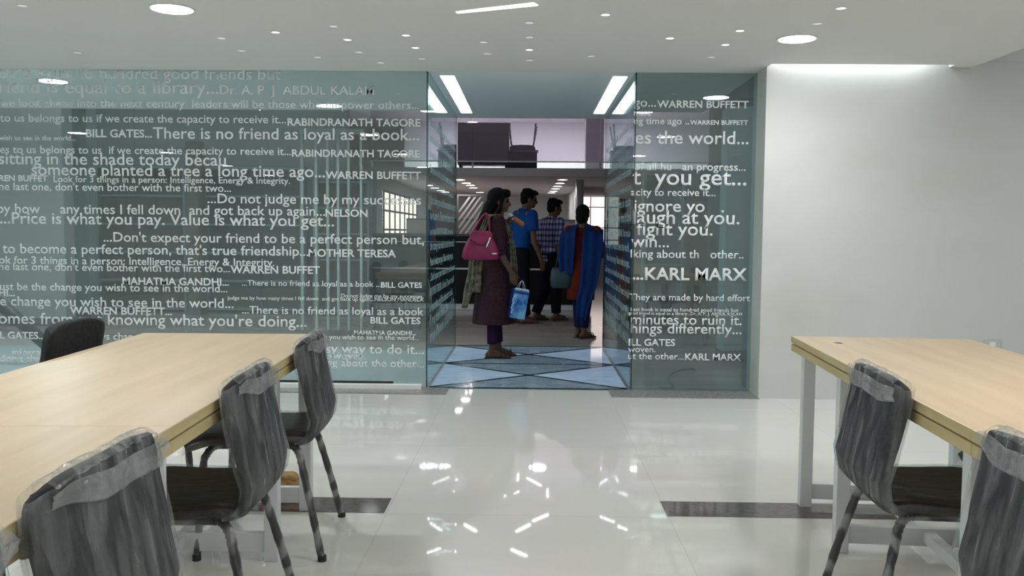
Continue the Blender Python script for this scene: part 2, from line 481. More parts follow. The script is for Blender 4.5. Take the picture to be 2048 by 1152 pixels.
# kerbs, trims and floor bands
struct(BX('trim_kerb_left', MT['granite'], (-7.2, -.60, GY-.27, GY, 0, .006)))
struct(BX('trim_kerb_right', MT['granite'], (.60, 1.655, GY-.29, GY+.1, 0, .006)))
struct(BX('trim_rail_left', MT['white_trim'], (-7.2, -.80, GY-.09, GY-.012, .006, .034)))
struct(BX('trim_shadow_gap', MT['black'], (-3.2, -1.02, GY-.012, GY-.0068, .008, .05)))
struct(BX('trim_floor_band_left', MT['band'], (-7.2, -.60, 3.64, 3.845, 0, .0015)))
struct(BX('trim_floor_band_right', MT['band'], (.585, 6.2, 3.655, 3.86, 0, .0015)))
# hall shell
struct(BX('wall_hall_far', MT['hall_wall'], (-9.2, 6.2, 25.9, 26.0, 0, HZ)))
struct(BX('wall_hall_left', MT['dark_wall'], (-9.3, -9.2, 8.63, 26, 0, HZ)))
struct(BX('wall_hall_right', MT['dark_wall'], (6.2, 6.3, GY+.1, 26, 0, HZ)))
struct(BX('wall_left_room_back', MT['dark_wall'], (-9.2, -2.75, 13.3, 13.5, 0, HZ)))
struct(BX('wall_right_room_back', MT['dark_wall'], (2.3, 6.2, 11.4, 11.6, 0, HZ)))
MY = 15.0             # front of the mezzanine
MZ0, MZ1 = at(1050, 352, Y=MY).z, at(1050, 336, Y=MY).z
struct(BX('floor_mezzanine', MT['hall_wall'], (-2.75, 6.2, MY, 25.9, MZ0, MZ1)))
struct(BX('wall_mezzanine_back', MT['white_trim'], (-2.75, 6.2, 19.4, 19.5, MZ1, HZ)))
struct(BX('wall_under_mezzanine', MT['wall_plain'], (-2.75, .95, 23.5, 23.6, 0, MZ0)))
struct(BX('wall_under_mezzanine_left', MT['wall_plain'], (-2.75, -2.6, 15.0, 23.5, 0, MZ0)))
struct(BX('wall_under_mezzanine_right', MT['wall_plain'], (.95, 1.05, 18.3, 23.6, 0, MZ0)))

# ------------------------------------------------------------------ glass partitions with vinyl lettering
def text_mesh(body, bold):
    cu = bpy.data.curves.new('t', 'FONT'); cu.body = body; cu.size = 1
    cu.offset = .024 if bold else .010
    cu.resolution_u = 3
    o = bpy.data.objects.new('t', cu); COL.objects.link(o)
    dg = bpy.context.evaluated_depsgraph_get()
    me = bpy.data.meshes.new_from_object(o.evaluated_get(dg))
    bpy.data.objects.remove(o); bpy.data.curves.remove(cu)
    return me
def lettering(body, p0, p1, parent, bold=False, squash=.93, mat='vinyl'):
    """vinyl words standing on the pane from world point p0 (left end of the baseline) to p1"""
    me = text_mesh(body, bold)
    xs = [v.co.x for v in me.vertices]
    if not xs: return
    x0, x1 = min(xs), max(xs)
    s = (p1-p0).length/(x1-x0)
    dx = (p1-p0).normalized()
    for v in me.vertices:
        q = p0 + dx*((v.co.x-x0)*s) + Vector((0, 0, v.co.y*s*squash))
        v.co = q
    bm = bmesh.new(); bm.from_mesh(me)
    n = dx.cross(Vector((0, 0, 1)))
    r_ = bmesh.ops.extrude_face_region(bm, geom=bm.faces[:])
    bmesh.ops.translate(bm, vec=n*.0006, verts=[g for g in r_['geom'] if isinstance(g, bmesh.types.BMVert)])
    bmesh.ops.recalc_face_normals(bm, faces=bm.faces[:])
    bm.to_mesh(me); bm.free()
    me.materials.clear(); me.materials.append(MT[mat])
    o = bpy.data.objects.new('lettering', me); COL.objects.link(o)
    o.parent = parent; o.location = -Vector(parent.location)
    return o

TL = [
 ("ok is equal to hundred good friends but", -3, 562, 156, 0), ("riend is equal to a library...", -3, 437, 185, 0),
 ("Dr. A. P  J  ABDUL KALAM", 440, 748, 188, 0),
 ("we look ahead into the next century  leaders will be those who empower others...", 0, 838, 213, 0),
 ("to us belongs to us if we create the capacity to receive it...", 0, 572, 243, 0), ("RABINDRANATH TAGORE", 575, 841, 251, 1),
 ("wish to see in the world...", -2, 151, 280, 0), ("BILL GATES...", 172, 304, 274, 1), ("There is no friend as loyal as a book...", 306, 838, 277, 0),
 ("es to us belongs to us  if we create the capacity to receive it...", 0, 582, 306, 0), ("RABINDRANATH TAGORE", 584, 840, 313, 1),
 ("sitting in the shade today becau", -3, 452, 328, 0),
 ("someone planted a tree a long time ago...", 63, 650, 350, 0), ("WARREN BUFFETT", 651, 842, 357, 1),
 ("REN BUFFET", -2, 95, 362, 1), ("Look for 3 things in a person: Intelligence, Energy & Integrity.", 107, 580, 364, 0),
 ("ne last one, don't even bother with the first two...", -2, 462, 380, 0),
 ("...Do not judge me by my successes", 415, 842, 406, 0),
 ("by how     any times I fell down  and got back up again...", -5, 650, 426, 0), ("NELSON", 651, 735, 433, 1),
 ("...Price is what you pay. Value is what you get...", 0, 668, 447, 0),
 ("...Don't expect your friend to be a perfect person but,", 207, 848, 483, 0),
 ("to become a perfect person, that's true friendship...", 5, 617, 506, 0), ("MOTHER TERESA", 617, 792, 513, 1),
 ("ok for 3 things in a person: Intelligence, Energy & Integrity.", -2, 549, 527, 0),
 ("ne last one, don't even bother with the first two...", -2, 460, 540, 0), ("WARREN BUFFET", 461, 640, 546, 1),
 ("MAHATMA GANDHI...", 245, 458, 569, 1), ("...There is no friend as loyal as a book ...", 484, 762, 571, 0), ("BILL GATES", 762, 844, 575, 1),
 ("ust be the change you wish to see in the world...", 0, 455, 580, 0), ("HI...", -2, 30, 592, 1),
 ("Do not judge me by my successes,", 682, 847, 595, 0),
 ("judge me by how many times I fell down  and got back up again...NELSON MANDELA", 455, 847, 599, 0),
 ("e change you wish to see in the world...", 0, 467, 611, 0),
 ("WARREN BUFFETT...", 140, 344, 628, 1), ("...There is no friend as loyal as a book", 484, 847, 627, 0),
 ("omes from not knowing what you're doing...", -3, 613, 647, 0), ("BILL GATES", 741, 841, 647, 1),
 ("L GATES...", 0, 90, 677, 1), ("ways change when you know Da", 176, 470, 679, 0),
 ("MAHATMA GANDHI...", 708, 832, 669, 1), ("ange you wish to see in the world...", 628, 838, 678, 0),
 ("...informat", 10, 97, 711, 0), ("don't think", 0, 100, 724, 0),
 ("easy way to do it...", 625, 848, 706, 0), ("interwoven.", 625, 731, 718, 0), ("thinking about the other...", 600, 848, 732, 0),
]
TR = [
 ("go...", 1268, 1312, 213, 0), ("WARREN BUFFETT", 1314, 1497, 215, 1), ("ause", 1267, 1302, 231, 0),
 ("ng time ago ..", 1268, 1378, 248, 0), ("WARREN BUFFETT", 1380, 1496, 249, 1), ("es the world...", 1270, 1497, 287, 0),
 ("of all hu   an progress...", 1268, 1491, 340, 0), ("t  you get...", 1264, 1493, 369, 0), ("acity to receive it...", 1262, 1431, 391, 0),
 ("ignore yo   .", 1268, 1448, 423, 0), ("laugh at you.", 1266, 1479, 447, 0), ("fight you.", 1273, 1425, 470, 0), ("win...", 1262, 1338, 494, 0),
 ("lking about th   other..", 1261, 1487, 515, 0), ("...KARL MARX", 1264, 1494, 559, 1), ("They are made by hard effort", 1259, 1500, 600, 0),
 ("best book is equal to hundred good friends but", 1261, 1477, 622, 0), ("good friend is equal to a library...Dr. A. P. J. ABDUL KALAM", 1257, 1484, 629, 0),
 ("minutes to ruin it.", 1262, 1483, 648, 0), ("hings differently...", 1262, 1483, 666, 0), ("ILL GATES", 1257, 1350, 691, 1),
 ("woven.", 1256, 1311, 704, 0), ("ut the other...", 1256, 1368, 718, 0), ("KARL MARX", 1370, 1482, 720, 1),
]
gp = thing('glass_partition', 'long greenish glass partition covered in white quotations, left of the doorway', 'glass partition', (-3.5, GY, .006))
for x0, x1 in ((-7.2, at(271, 400, Y=GY).x), (at(271, 400, Y=GY).x+.003, at(521, 400, Y=GY).x), (at(521, 400, Y=GY).x+.003, GL-.008)):
    MB().box(x0+3.5, x1+3.5, -.006, .006, 0, CZ-.006).build('glass_pane', MT['glass'], gp)
MB().box(GL-.008+3.5, GL+3.5-.001, -.0075, .0075, 0, CZ-.006).build('edge_strip', MT['glass_edge'], gp)
def set_lines(lines, parent):
    for body, x0, x1, y, b in lines:
        a = at(x0, y, Y=GY-.0065); e = at(x1, y, Y=GY-.0065); e.z = a.z
        lettering(body, a, e, parent, bool(b))
set_lines(TL, gp)
gq = thing('glass_partition', 'narrow greenish glass partition with white quotations, between doorway and white wall', 'glass partition', (1.2, GY, .006))
MB().box(GR+.008-1.2, 1.655-1.2, -.006, .006, 0, CZ-.006).build('glass_pane', MT['glass'], gq)
MB().box(GR+.001-1.2, GR+.008-1.2, -.0075, .0075, 0, CZ-.006).build('edge_strip', MT['glass_edge'], gq)
set_lines(TR, gq)
SIDE = ["Dr. A. P. J ABDUL KALAM...One best book is equal", "to hundred good friends but one good friend", "is equal to a library...WARREN BUFFETT...",
        "Someone is sitting in the shade today because", "RABINDRANATH TAGORE...Everything comes to us", "that belongs to us if we create the capacity", "to receive it...There is no friend as loyal",
        "as a book...MAHATMA GANDHI...You must be", "the change you wish to see in the world...", "Price is what you pay. Value is what you get...", "...Don't expect your friend to be a perfect person",
        "MOTHER TERESA...It takes 20 years to build", "a reputation and five minutes to ruin it.", "If you think about that you'll do", "things differently...KARL MARX"]
for sx, lab in ((-1, 'glass side pane with white lettering along the left of the doorway passage'), (1, 'glass side pane with white lettering along the right of the doorway passage')):
    X = GL if sx < 0 else GR
    g = thing('side_glass', lab, 'glass partition', (X, (GY+CE)/2, .004))
    hy = (CE-GY)/2
    MB().box(-.006, .006, -hy+.009, hy-.006, 0, CZ-.006).build('glass_pane', MT['side_glass'], g)
    MB().box(-.007, .007, hy-.006, hy, 0, CZ-.006).build('edge_strip', MT['glass_edge'], g)
    for k, s_ in enumerate(SIDE):
        z = 1.98 - k*.118
        y0, y1 = GY+.12, CE-.15-.3*((k*37) % 5)/5
        a, e = Vector((X - sx*.0068, y0, z)), Vector((X - sx*.0068, y1, z))
        if sx > 0: a, e = Vector((X-sx*.0068, y1, z)), Vector((X-sx*.0068, y0, z))
        lettering(s_, a, e, g, k % 3 == 0, .8, 'vinyl_side')

# lit glass floor of the passage: two square bays crossed by dark bars
fg = thing('glass_floor', 'blue backlit glass floor with crossing dark bars inside the doorway', 'glass floor', (0, GY, 0))
L = (CE-GY)
y_b = [.02, at(1050, 729, z=0).y-GY, L-.02]
xw = GR-.02
for k in range(2):
    ya, yb = y_b[k]+.015, y_b[k+1]-.015
    c_ = (0, (ya+yb)/2)
    q = [(-xw, ya), (xw, ya), (xw, yb), (-xw, yb)]
    for i in range(4):
        a, b = q[i], q[(i+1) % 4]
        vs = [Vector((*a, .004)), Vector((*b, .004)), Vector((*c_, .004)), Vector((*a, 0)), Vector((*b, 0)), Vector((*c_, 0))]
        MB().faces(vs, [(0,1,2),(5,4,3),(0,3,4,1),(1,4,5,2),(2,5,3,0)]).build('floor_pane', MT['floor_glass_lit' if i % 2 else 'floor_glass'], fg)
    def bar(a, b, wd=.035):
        a, b = Vector((*a, 0)), Vector((*b, 0)); d = (b-a).normalized(); n = Vector((-d.y, d.x, 0))*wd/2
        vs = [p + Vector((0, 0, z)) for z in (.0035, .006) for p in (a-n, b-n, b+n, a+n)]
        MB().faces(vs, [(3,2,1,0),(4,5,6,7),(0,1,5,4),(1,2,6,5),(2,3,7,6),(3,0,4,7)]).build('floor_bar', MT['glass_edge'], fg)
    bar(q[0], q[2]); bar(q[1], q[3])
for y in y_b: 
    MB().box(-xw, xw, y-.016, y+.016, .0035, .0065).build('floor_bar', MT['glass_edge'], fg)

# ------------------------------------------------------------------ lamps
def disc(mb, c, r, h, n=32, z=0):
    mb.loft([[Vector((c[0]+r*math.cos(2*PI*k/n), c[1]+r*math.sin(2*PI*k/n), zz)) for k in range(n)] for zz in (z, z-h)])
    return mb
def ring(mb, r0, r1, z0, z1, n=36):
    P = lambda r, z: [Vector((r*math.cos(2*PI*k/n), r*math.sin(2*PI*k/n), z)) for k in range(n)]
    mb.loft([P(r1, z1), P(r1, z0), P(r0, z0), P(r0, z1), P(r1, z1)], cap=False)
    return mb
def downlight(x, y, label, z=None, r=.108, mat='lamp', group=None):
    t = thing('ceiling_downlight', label, 'ceiling light', (x, y, CZ if z is None else z), group=group)
    ring(MB(), r, r+.012, -.006, 0).build('rim', MT['rim'], t, smooth=False)
    disc(MB(), (0, 0), r, .004).build('diffuser', MT[mat], t)
    return t
pL, pR = at(344, 17, z=CZ), at(1594, 77, z=CZ)
downlight(pL.x, pL.y, 'bright round recessed ceiling light above the left table')
downlight(pR.x, pR.y, 'bright round recessed ceiling light in front of the white wall')
for x, y in ((-6.6, 7.9), (-5.9, 7.2), (-5.6, 8.3), (-5.1, 7.4)):  # added out of view, to brighten the ceiling behind the left glass
    downlight(x, y, 'added round ceiling light out of view behind the left glass', mat='back', group='added fill lights behind the left glass')
for px_, py_, yy_, lab_ in ((660, 207, 8.42, 'added round ceiling light behind the upper left glass near the doorway'), (105, 157, 7.12, 'added round ceiling light behind the glass at the far left')):
    p_ = at(px_, py_, Y=yy_)
    downlight(p_.x, p_.y, lab_, mat='glass_fill')  # added at the lamp reflections, to bounce light onto the ceiling there
for x in (-7.5, -5.5, -3.6):  # high lamps added to light the hall behind the left glass
    for y in (10.0, 12.2):
        downlight(x, y, 'added round light in the high ceiling behind the left glass', z=HZ-.001, mat='back', group='added high fill lights behind the left glass')
downlight(3.4, 9.6, 'added round light in the high ceiling behind the right glass', z=HZ-.001, mat='back')  # added to light the room behind the right glass
for x in (-2.0, -1.0, .2, 1.2, 2.2):  # extra lamps added to brighten the upper floor
    downlight(x, 17.6, 'added round upper floor ceiling lamp behind the lilac glass', z=HZ-.001, r=.17, mat='back', group='added upper floor fill lamps behind the lilac glass')
for x in (-5.6, -1.98, 1.64):
    for y in (2.3, -.4, -3.1, -5.8):
        downlight(x, y, 'bright round recessed ceiling light over the tables behind the viewer', group='ceiling lights behind the viewer')
for y in (4.2, 1.0, -2.2, -5.4):
    downlight(4.7, y, 'bright round light in the higher ceiling at the right', z=2.95, group='lights of the higher ceiling')
# small recessed spots
SP = [(551,64,1),(695,79,1),(812,70,1),(831,95,1),(667,52,0),(443,76,0),(483,101,0),(155,105,0),(844,117,0),(718,104,0),(635,114,0),(967,84,0),(975,107,0),(1059,99,1),(1211,29,1),
      (1182,112,0),(1340,76,1),(1480,61,1),(1451,89,1),(1682,16,1),(1635,47,0),(1059,45,0),(1059,74,0),(1059,120,0),(45,11,0),(1422,114,0),(762,125,0)]
for x, y, on in SP:
    p = at(x, y, z=CZ)
    t = thing('spotlight', 'small lit round spotlight recessed in the grey ceiling' if on else 'small dim round spotlight recessed in the grey ceiling', 'spotlight', (p.x, p.y, CZ),
              group='small lit ceiling spots' if on else 'small dim ceiling spots')
    ring(MB(), .024, .031, -.003, 0, 20).build('rim', MT['rim'], t)
    disc(MB(), (0, 0), .024, .002, 20).build('diffuser', MT['spot' if on else 'spot_dim'], t)
# bent strip lamp on the ceiling
a, b_, c_ = at(914, 26, z=CZ-.004), at(950, 22, z=CZ-.004), at(1072, 9, z=CZ-.004)
m_ = MB()
def flatbar(mb, a, b, w0, w1, h):
    a, b = Vector(a), Vector(b); d = (b-a); d.z = 0; d.normalize(); n = Vector((-d.y, d.x, 0))
    vs = [a-n*w0/2, b-n*w1/2, b+n*w1/2, a+n*w0/2]; vs = vs + [v + Vector((0, 0, h)) for v in vs]
    return mb.faces(vs, [(3,2,1,0),(4,5,6,7),(0,1,5,4),(1,2,6,5),(2,3,7,6),(3,0,4,7)])
flatbar(m_, a, b_, .03, .045, .004); flatbar(m_, b_, c_, .045, .06, .004)
tag(m_.build('linear_light', MT['spot']), 'slim white bar of light across the top middle of the ceiling', 'ceiling light')
# passage strip lights
for x, lab in ((-.637, 'white strip light along the left side of the passage ceiling'), (.667, 'white strip light along the right side of the passage ceiling')):
    t = thing('strip_light', lab, 'strip light', (x, 7.8, CZ-.001))
    MB().box(-.062, .062, -1.06, 1.06, -.004, 0).build('housing', MT['rim'], t)
    MB().box(-.053, .053, -1.04, 1.04, -.008, -.0035).build('diffuser', MT['strip'], t)
# cove strip above the wall slot
tag(BX('cove_light', MT['cove'], (1.70, 2.78, WY-.085, WY-.055, CZ+.14, CZ+.155)), 'hidden strip light glowing down the top of the white wall', 'strip light')
# rows of lamps under the mezzanine
for pts, row in ((((920,360),(933,366.5),(941,371),(947,376),(960,385)), 'left'), (((1125,360),(1120,367),(1115,373),(1111,378),(1107,383),(1103,386)), 'right')):
    for k, (x, y) in enumerate(pts):
        p = at(x, y, z=MZ0-.006)
        downlight(p.x, p.y, 'round lamp, number %d from the front in the %s ceiling row beyond the people' % (k+1, row), z=MZ0-.001, r=.085, mat='row', group='%s row of lamps beyond the people' % row)
for x, y in ((945, 244), (1065, 248), (1003, 250)):
    p = at(x, y, z=HZ)
    downlight(p.x, p.y, 'round lamp in the upper ceiling behind the lilac glass', z=HZ-.001, r=.1, mat='row', group='lamps behind the lilac glass')
# slim linear lamps of the high hall, mirrored in the polished floor
ST = [((889,963),(915,960)),((1035,962),(1037,950)),((1054,957),(1082,972)),((1201,973),(1214,957)),((1231,985),(1253,986)),((1004,994),(1038,984)),((1095,979),(1095,995)),
      ((859,1038),(881,1040)),((886,1048),(912,1050)),((886,1050),(900,1062)),((929,1050),(952,1063)),((1033,1064),(1060,1050)),((1066,1043),(1096,1030)),((1231,1056),(1254,1060)),((871,1112),(890,1104)),((890,1104),(912,1104)),((1023,1100),(1053,1113))]
for p, q in ST:
    a, e = at(*p, z=-HZ), at(*q, z=-HZ)
    a.z = e.z = HZ-.02
    tag(flatbar(MB(), a, e, .034, .034, .018).build('linear_light', MT['stick']), 'slim bar lamp on the high hall ceiling, mirrored in the floor', 'ceiling light', 'bar lamps mirrored in the floor')

# ------------------------------------------------------------------ hall furniture
ct = thing('reception_counter', 'long black reception counter with white plinth behind the people', 'counter', (-.72, 13.4, 0))
zt = at(1000, 468, Y=13.4).z; zs = at(1000, 538, Y=13.4).z
MB().box(-1.66, 1.66, .0, .6, .09, zt-.04).build('body', MT['counter'], ct, bevel=.004)
MB().box(-1.70, 1.70, -.04, .64, zt-.04, zt).build('counter_top', MT['dark_grey'], ct, bevel=.004)
MB().box(-1.62, 1.62, .02, .56, 0, .09).build('plinth', MT['plinth'], ct)
MB().box(-1.66, 1.66, -.008, .002, zs-.012, zs+.012).build('chrome_strip', MT['white_trim'], ct)
MB().box(-1.66, 1.66, -.006, .002, zt-.13, zt-.12).build('chrome_strip', MT['chrome'], ct)
sc = thing('desk_screen', 'grey desk screen with dark top edge behind the counter', 'screen', (-.8, 17.2, 0))
z1 = at(1000, 438, Y=17.2).z
MB().box(-1.6, 1.7, 0, .05, 0, z1-.03).build('panel', MT['grey_panel'], sc)
MB().box(-1.6, 1.7, -.005, .055, z1-.03, z1).build('top_rail', MT['dark_grey'], sc)
# slanting white slats
sl = thing('slatted_screen', 'screen of slanting white slats left of the people', 'screen', (0, 16.4, 0))
m_ = MB()
for k in range(9):
    x0 = 912+ (k-3)*11
    pts = []
    a_, e_ = at(x0, 478, Y=16.4), at(x0+62, 392, Y=16.4)
    lo_, hi_ = at(917, 478, Y=16.4).x, at(966, 392, Y=16.4).x
    d_ = e_-a_
    t0 = max(0, (lo_-a_.x)/d_.x); t1 = min(1, (hi_-a_.x)/d_.x)
    if t1-t0 < .08: continue
    p0_, p1_ = a_+d_*t0, a_+d_*t1
    n_ = Vector((-d_.z, 0, d_.x)).normalized()*.016
    vs = [p0_-n_, p1_-n_, p1_+n_, p0_+n_]
    vs = [Vector((v.x, y, v.z)) for y in (-.02, .02) for v in vs]
    m_.faces(vs, [(0,1,2,3),(7,6,5,4),(0,4,5,1),(1,5,6,2),(2,6,7,3),(3,7,4,0)])
m_.build('slats', MT['white_trim'], sl)
fr = MB(); zb_, zt_ = at(917, 478, Y=16.4).z, at(917, 392, Y=16.4).z
fr.box(lo_-.03, lo_, -.03, .03, 0, zt_); fr.box(hi_, hi_+.03, -.03, .03, 0, zt_); fr.box(lo_-.03, hi_+.03, -.03, .03, zt_, zt_+.03); fr.box(lo_, hi_, -.03, .03, zb_-.03, zb_)
fr.build('frame', MT['grey_panel'], sl)
# round column and far window
cl = thing('column', 'shiny pale round column beside the bright window', 'column', (at(1158, 480, Y=15.6).x, 15.6, 0))
MB().tube([(0, 0, 0), (0, 0, MZ0-.02)], .07, 24).build('shaft', MT['pale_metal'], cl, smooth=True)
MB().tube([(0, 0, 0), (0, 0, .08)], .09, 24).build('base_ring', MT['plinth'], cl)
wn = thing('window', 'bright daylit window seen right of the woman in the blue scarf', 'window', (2.0, 23.5, 0))
x_l, x_r = at(1168, 480, Y=23.5).x-2.0-.25, at(1236, 480, Y=23.5).x-2.0
zw = at(1185, 381, Y=23.5).z
MB().box(x_l, x_r, .02, .03, .85, zw).build('pane', MT['daylight'], wn)
f_ = MB()
f_.box(x_l-.05, x_r+.05, -.03, .05, zw, zw+.06); f_.box(x_l-.05, x_r+.05, -.03, .05, .82, .85)
for z in (zw-.45, .85, .98, 1.3): f_.box(x_l, x_r, -.02, .02, z, z+.025)
for x in (x_l-.05, x_l+.4, x_l+.85, x_r): f_.box(x, x+.025, -.03, .05, .85, zw)
f_.build('frame', MT['rim'], wn)
MB().box(x_l-.05, x_r+.05, -.02, .06, 0, .82).build('sill_panel', MT['white_trim'], wn)
# mezzanine: lilac glass front, dark cabinets, pillar
bl = thing('glass_balustrade', 'lilac glass front of the upper floor above the people', 'balustrade', (0, MY+.02, MZ1))
zl0, zl1 = at(1050, 322, Y=MY).z-MZ1, HZ-MZ1-.05
for x0, x1 in ((-2.7, -.98), (-.975, 1.16), (1.165, 3.6)):
    MB().box(x0, x1, -.006, .006, zl0, zl1).build('glass_pane', MT['lilac_glass'], bl)
MB().box(-2.7, 3.6, -.012, .012, zl0-.02, zl0).build('bottom_rail', MT['white_trim'], bl)
for x in (-2.7, -.99, 1.15, 3.58): MB().box(x, x+.03, -.01, .01, 0, zl0).build('post', MT['chrome'], bl)
pl = at(1188, 300, Y=16.2)
struct(BX('wall_pillar', MT['wall_plain'], (pl.x-.16, pl.x+.16, 16.0, 16.3, MZ1, HZ)))
cb = thing('cabinet', 'tall dark cabinet on the upper floor behind the lilac glass', 'cabinet', (0, 15.7, MZ1))
xa, xb_ = at(915, 300, Y=15.7).x, at(1018, 300, Y=15.7).x
za = at(960, 245, Y=15.7).z-MZ1
MB().box(xa, xb_, 0, .4, .1, za).build('body', MT['dark_grey'], cb, bevel=.01)
MB().box(xa+.02, (xa+xb_)/2-.004, -.015, 0, .13, za-.02).build('door', MT['dark_grey'], cb)
MB().box((xa+xb_)/2+.004, xb_-.02, -.015, 0, .13, za-.02).build('door', MT['dark_grey'], cb)
for x in (xa+.03, xb_-.07):
    for y in (.03, .33): MB().box(x, x+.04, y, y+.04, 0, .1).build('leg', MT['black'], cb)
lc = thing('cabinet', 'low black cabinet under the overturned chair behind the lilac glass', 'cabinet', (0, 15.7, MZ1))
xc, xd = at(1012, 325, Y=15.7).x+.03, at(1074, 325, Y=15.7).x
MB().box(xc, xd, -.05, .24, .05, .33).build('body', MT['black'], lc, bevel=.01)
MB().box(xc-.01, xd+.02, -.07, .26, .33, .36).build('top', MT['dark_grey'], lc, bevel=.004)
MB().box(xc+.03, xd-.03, -.02, .21, 0, .05).build('base', MT['black'], lc)
# behind the left glass: shelving, columns, dark door, handrail, cable
def vcol(x0, x1, y, z0, z1, mat, label, cat='column', name='column', d=.25):
    a_, b_ = at(x0, 450, Y=y).x, at(x1, 450, Y=y).x
    t = thing(name, label, cat, ((a_+b_)/2, y, 0))
    hw = (b_-a_)/2
    MB().box(-hw, hw, 0, d, z0, z1).build('shaft', MT[mat], t, bevel=.01)
    MB().box(-hw-.01, hw+.01, -.01, d+.01, z0, z0+.09).build('base', MT['dark_grey'], t)
    return t
vcol(-120, 128, 10.6, 0, HZ, 'dim_paint', 'broad pale column seen through the far left of the glass')
vcol(134, 178, 11.4, 0, HZ, 'teal', 'narrow teal column seen through the glass beside the pale one')
vcol(372, 398, 12.2, 0, 2.4, 'bark', 'slim brown post seen through the middle of the left glass')
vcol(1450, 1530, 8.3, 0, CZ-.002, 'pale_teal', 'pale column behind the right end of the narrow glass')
def shelf(x0, x1, y, h, n, label, mat='book'):
    a_, b_ = at(x0, 450, Y=y).x, at(x1, 450, Y=y).x
    hw = (b_-a_)/2
    t = thing('bookcase', label, 'bookcase', ((a_+b_)/2, y, 0))
    MB().box(-hw, hw, .28, .30, 0, h).build('back_panel', MT[mat], t)
    for s_ in (-1, 1): MB().box(s_*hw-.015, s_*hw+.015, 0, .28, 0, h).build('side_panel', MT['teal'], t)
    for k in range(n+1):
        z = .04 + (h-.08)*k/n
        MB().box(-hw+.015, hw-.015, .01, .28, z-.012, z+.012).build('shelf', MT['teal'], t)
shelf(185, 368, 12.6, 2.1, 5, 'dark empty bookcase behind the left half of the glass', 'bark')
shelf(402, 602, 12.6, 2.1, 5, 'dark empty bookcase behind the middle of the left glass')
shelf(628, 736, 12.4, 1.9, 5, 'dark empty bookcase behind the glass beside the reception counter', 'bark')
shelf(1290, 1365, 11.0, 1.95, 5, 'pale bookcase behind the narrow right glass', 'grey_panel')
ms = thing('mullion_screen', 'screen of thin pale uprights behind the left glass near the doorway', 'screen', (0, 9.9, 0))
for px_ in (604, 632, 655, 676, 697, 722):
    x_ = at(px_, 450, Y=9.9).x
    MB().box(x_-.013, x_+.013, 0, .05, .06, 2.25).build('upright', MT['dim_paint'], ms)
xa_, xz_ = at(600, 450, Y=9.9).x, at(726, 450, Y=9.9).x
MB().box(xa_, xz_, -.005, .055, 0, .06).build('bottom_rail', MT['dark_grey'], ms)
MB().box(xa_, xz_, -.005, .055, 2.25, 2.31).build('top_rail', MT['dim_paint'], ms)
ww = thing('window', 'warm bright window with dark bars seen through the left glass beside the doorway', 'window', (-2.6, 17.6, .85))
MB().box(0, .012, -2.0, 2.6, 0, 1.05).build('pane', MT['warm_day'], ww)
f_ = MB()
for k in range(8): f_.box(.0, .03, -2.0+k*.65, -1.93+k*.65, 0, 1.05)
for k in range(4): f_.box(.0, .03, -2.0, 2.6, k*.34, k*.34+.035)
f_.build('frame', MT['dark_grey'], ww)
hr = thing('handrail', 'dark sloping handrail behind the far left glass', 'handrail', (0, 7.5, 0))
p, q = at(-60, 555, Y=7.5), at(112, 706, Y=7.5)
p.y = q.y = 0
MB().tube([p, q], .055, 14).build('rail', MT['black'], hr, smooth=True)
for u in (.1, .93):
    r_ = p.lerp(q, u); MB().tube([(r_.x, 0, 0), r_], .02, 10).build('post', MT['black'], hr)
cp = [at(1335, 780, z=.008), at(1338, 762, z=.008)]
pts = []
for k in range(24):
    u = k/23
    v = at(1322+60*u+14*math.sin(u*9), 778-44*u+8*math.sin(u*7), z=.008)
    pts.append(Vector((v.x, max(v.y, GY+.08), .008)))
tag(MB().tube(pts, .006, 8).build('cable', MT['cable'], smooth=True), 'thin dark cable lying behind the narrow right glass', 'cable')

# ------------------------------------------------------------------ tables
TOP = .735
def table(label, loc, rz, wd, ln_, frames, side):
    """local x runs across from the aisle edge outwards (0..wd)*side, y runs from the far end to the viewer (0..-ln_)"""
    t = thing('study_table', label, 'table', loc, rz)
    X = lambda a, b: (min(a*side, b*side), max(a*side, b*side))
    MB().box(*X(0, wd), -ln_, 0, TOP-.028, TOP).build('tabletop', MT['wood'], t, bevel=.002)
    MB().box(*X(.001, wd-.001), -ln_+.001, -.001, TOP-.0265, TOP-.0095).build('edge_band', MT['wood_edge'], t)
    e = MB()
    e.box(*X(-.0012, wd+.0012), -ln_+.0005, .0012, TOP-.0275, TOP-.0012)
    e.build('edge_band', MT['wood_edge'], t)
    MB().box(*X(.012, wd-.012), -ln_+.002, -.012, TOP-.034, TOP-.028).build('shadow_groove', MT['groove'], t)
    MB().box(*X(0, wd), -ln_, 0, TOP-.064, TOP-.034).build('lower_board', MT['wood_edge'], t, bevel=.002)
    for f in frames:
        for x in (.035, wd-.085):
            MB().box(*X(x, x+.05), -f-.05, -f, 0, TOP-.064).build('leg', MT['white_metal'], t, bevel=.003)
        MB().box(*X(.085, wd-.085), -f-.04, -f-.01, .035, .10).build('cross_rail', MT['white_metal'], t)
        MB().box(*X(.085, wd-.085), -f-.045, -f-.005, TOP-.104, TOP-.064).build('top_rail', MT['white_metal'], t)
    f0, f1 = frames[0], frames[-1]
    MB().box(*X(wd/2-.02, wd/2+.02), -f1+.001, -f0-.041, .05, .09).build('stretcher', MT['white_metal'], t)
    return t
def tcopy(): pass
aL = math.atan2(.040, 1.0)      # the left tables lean a touch towards the aisle
aR = -math.atan2(.069, 1.0)
pL = at(650, 668, z=TOP); pR = at(1583, 672, z=TOP)
lenA = 1.82
wL, wR = .775, .75
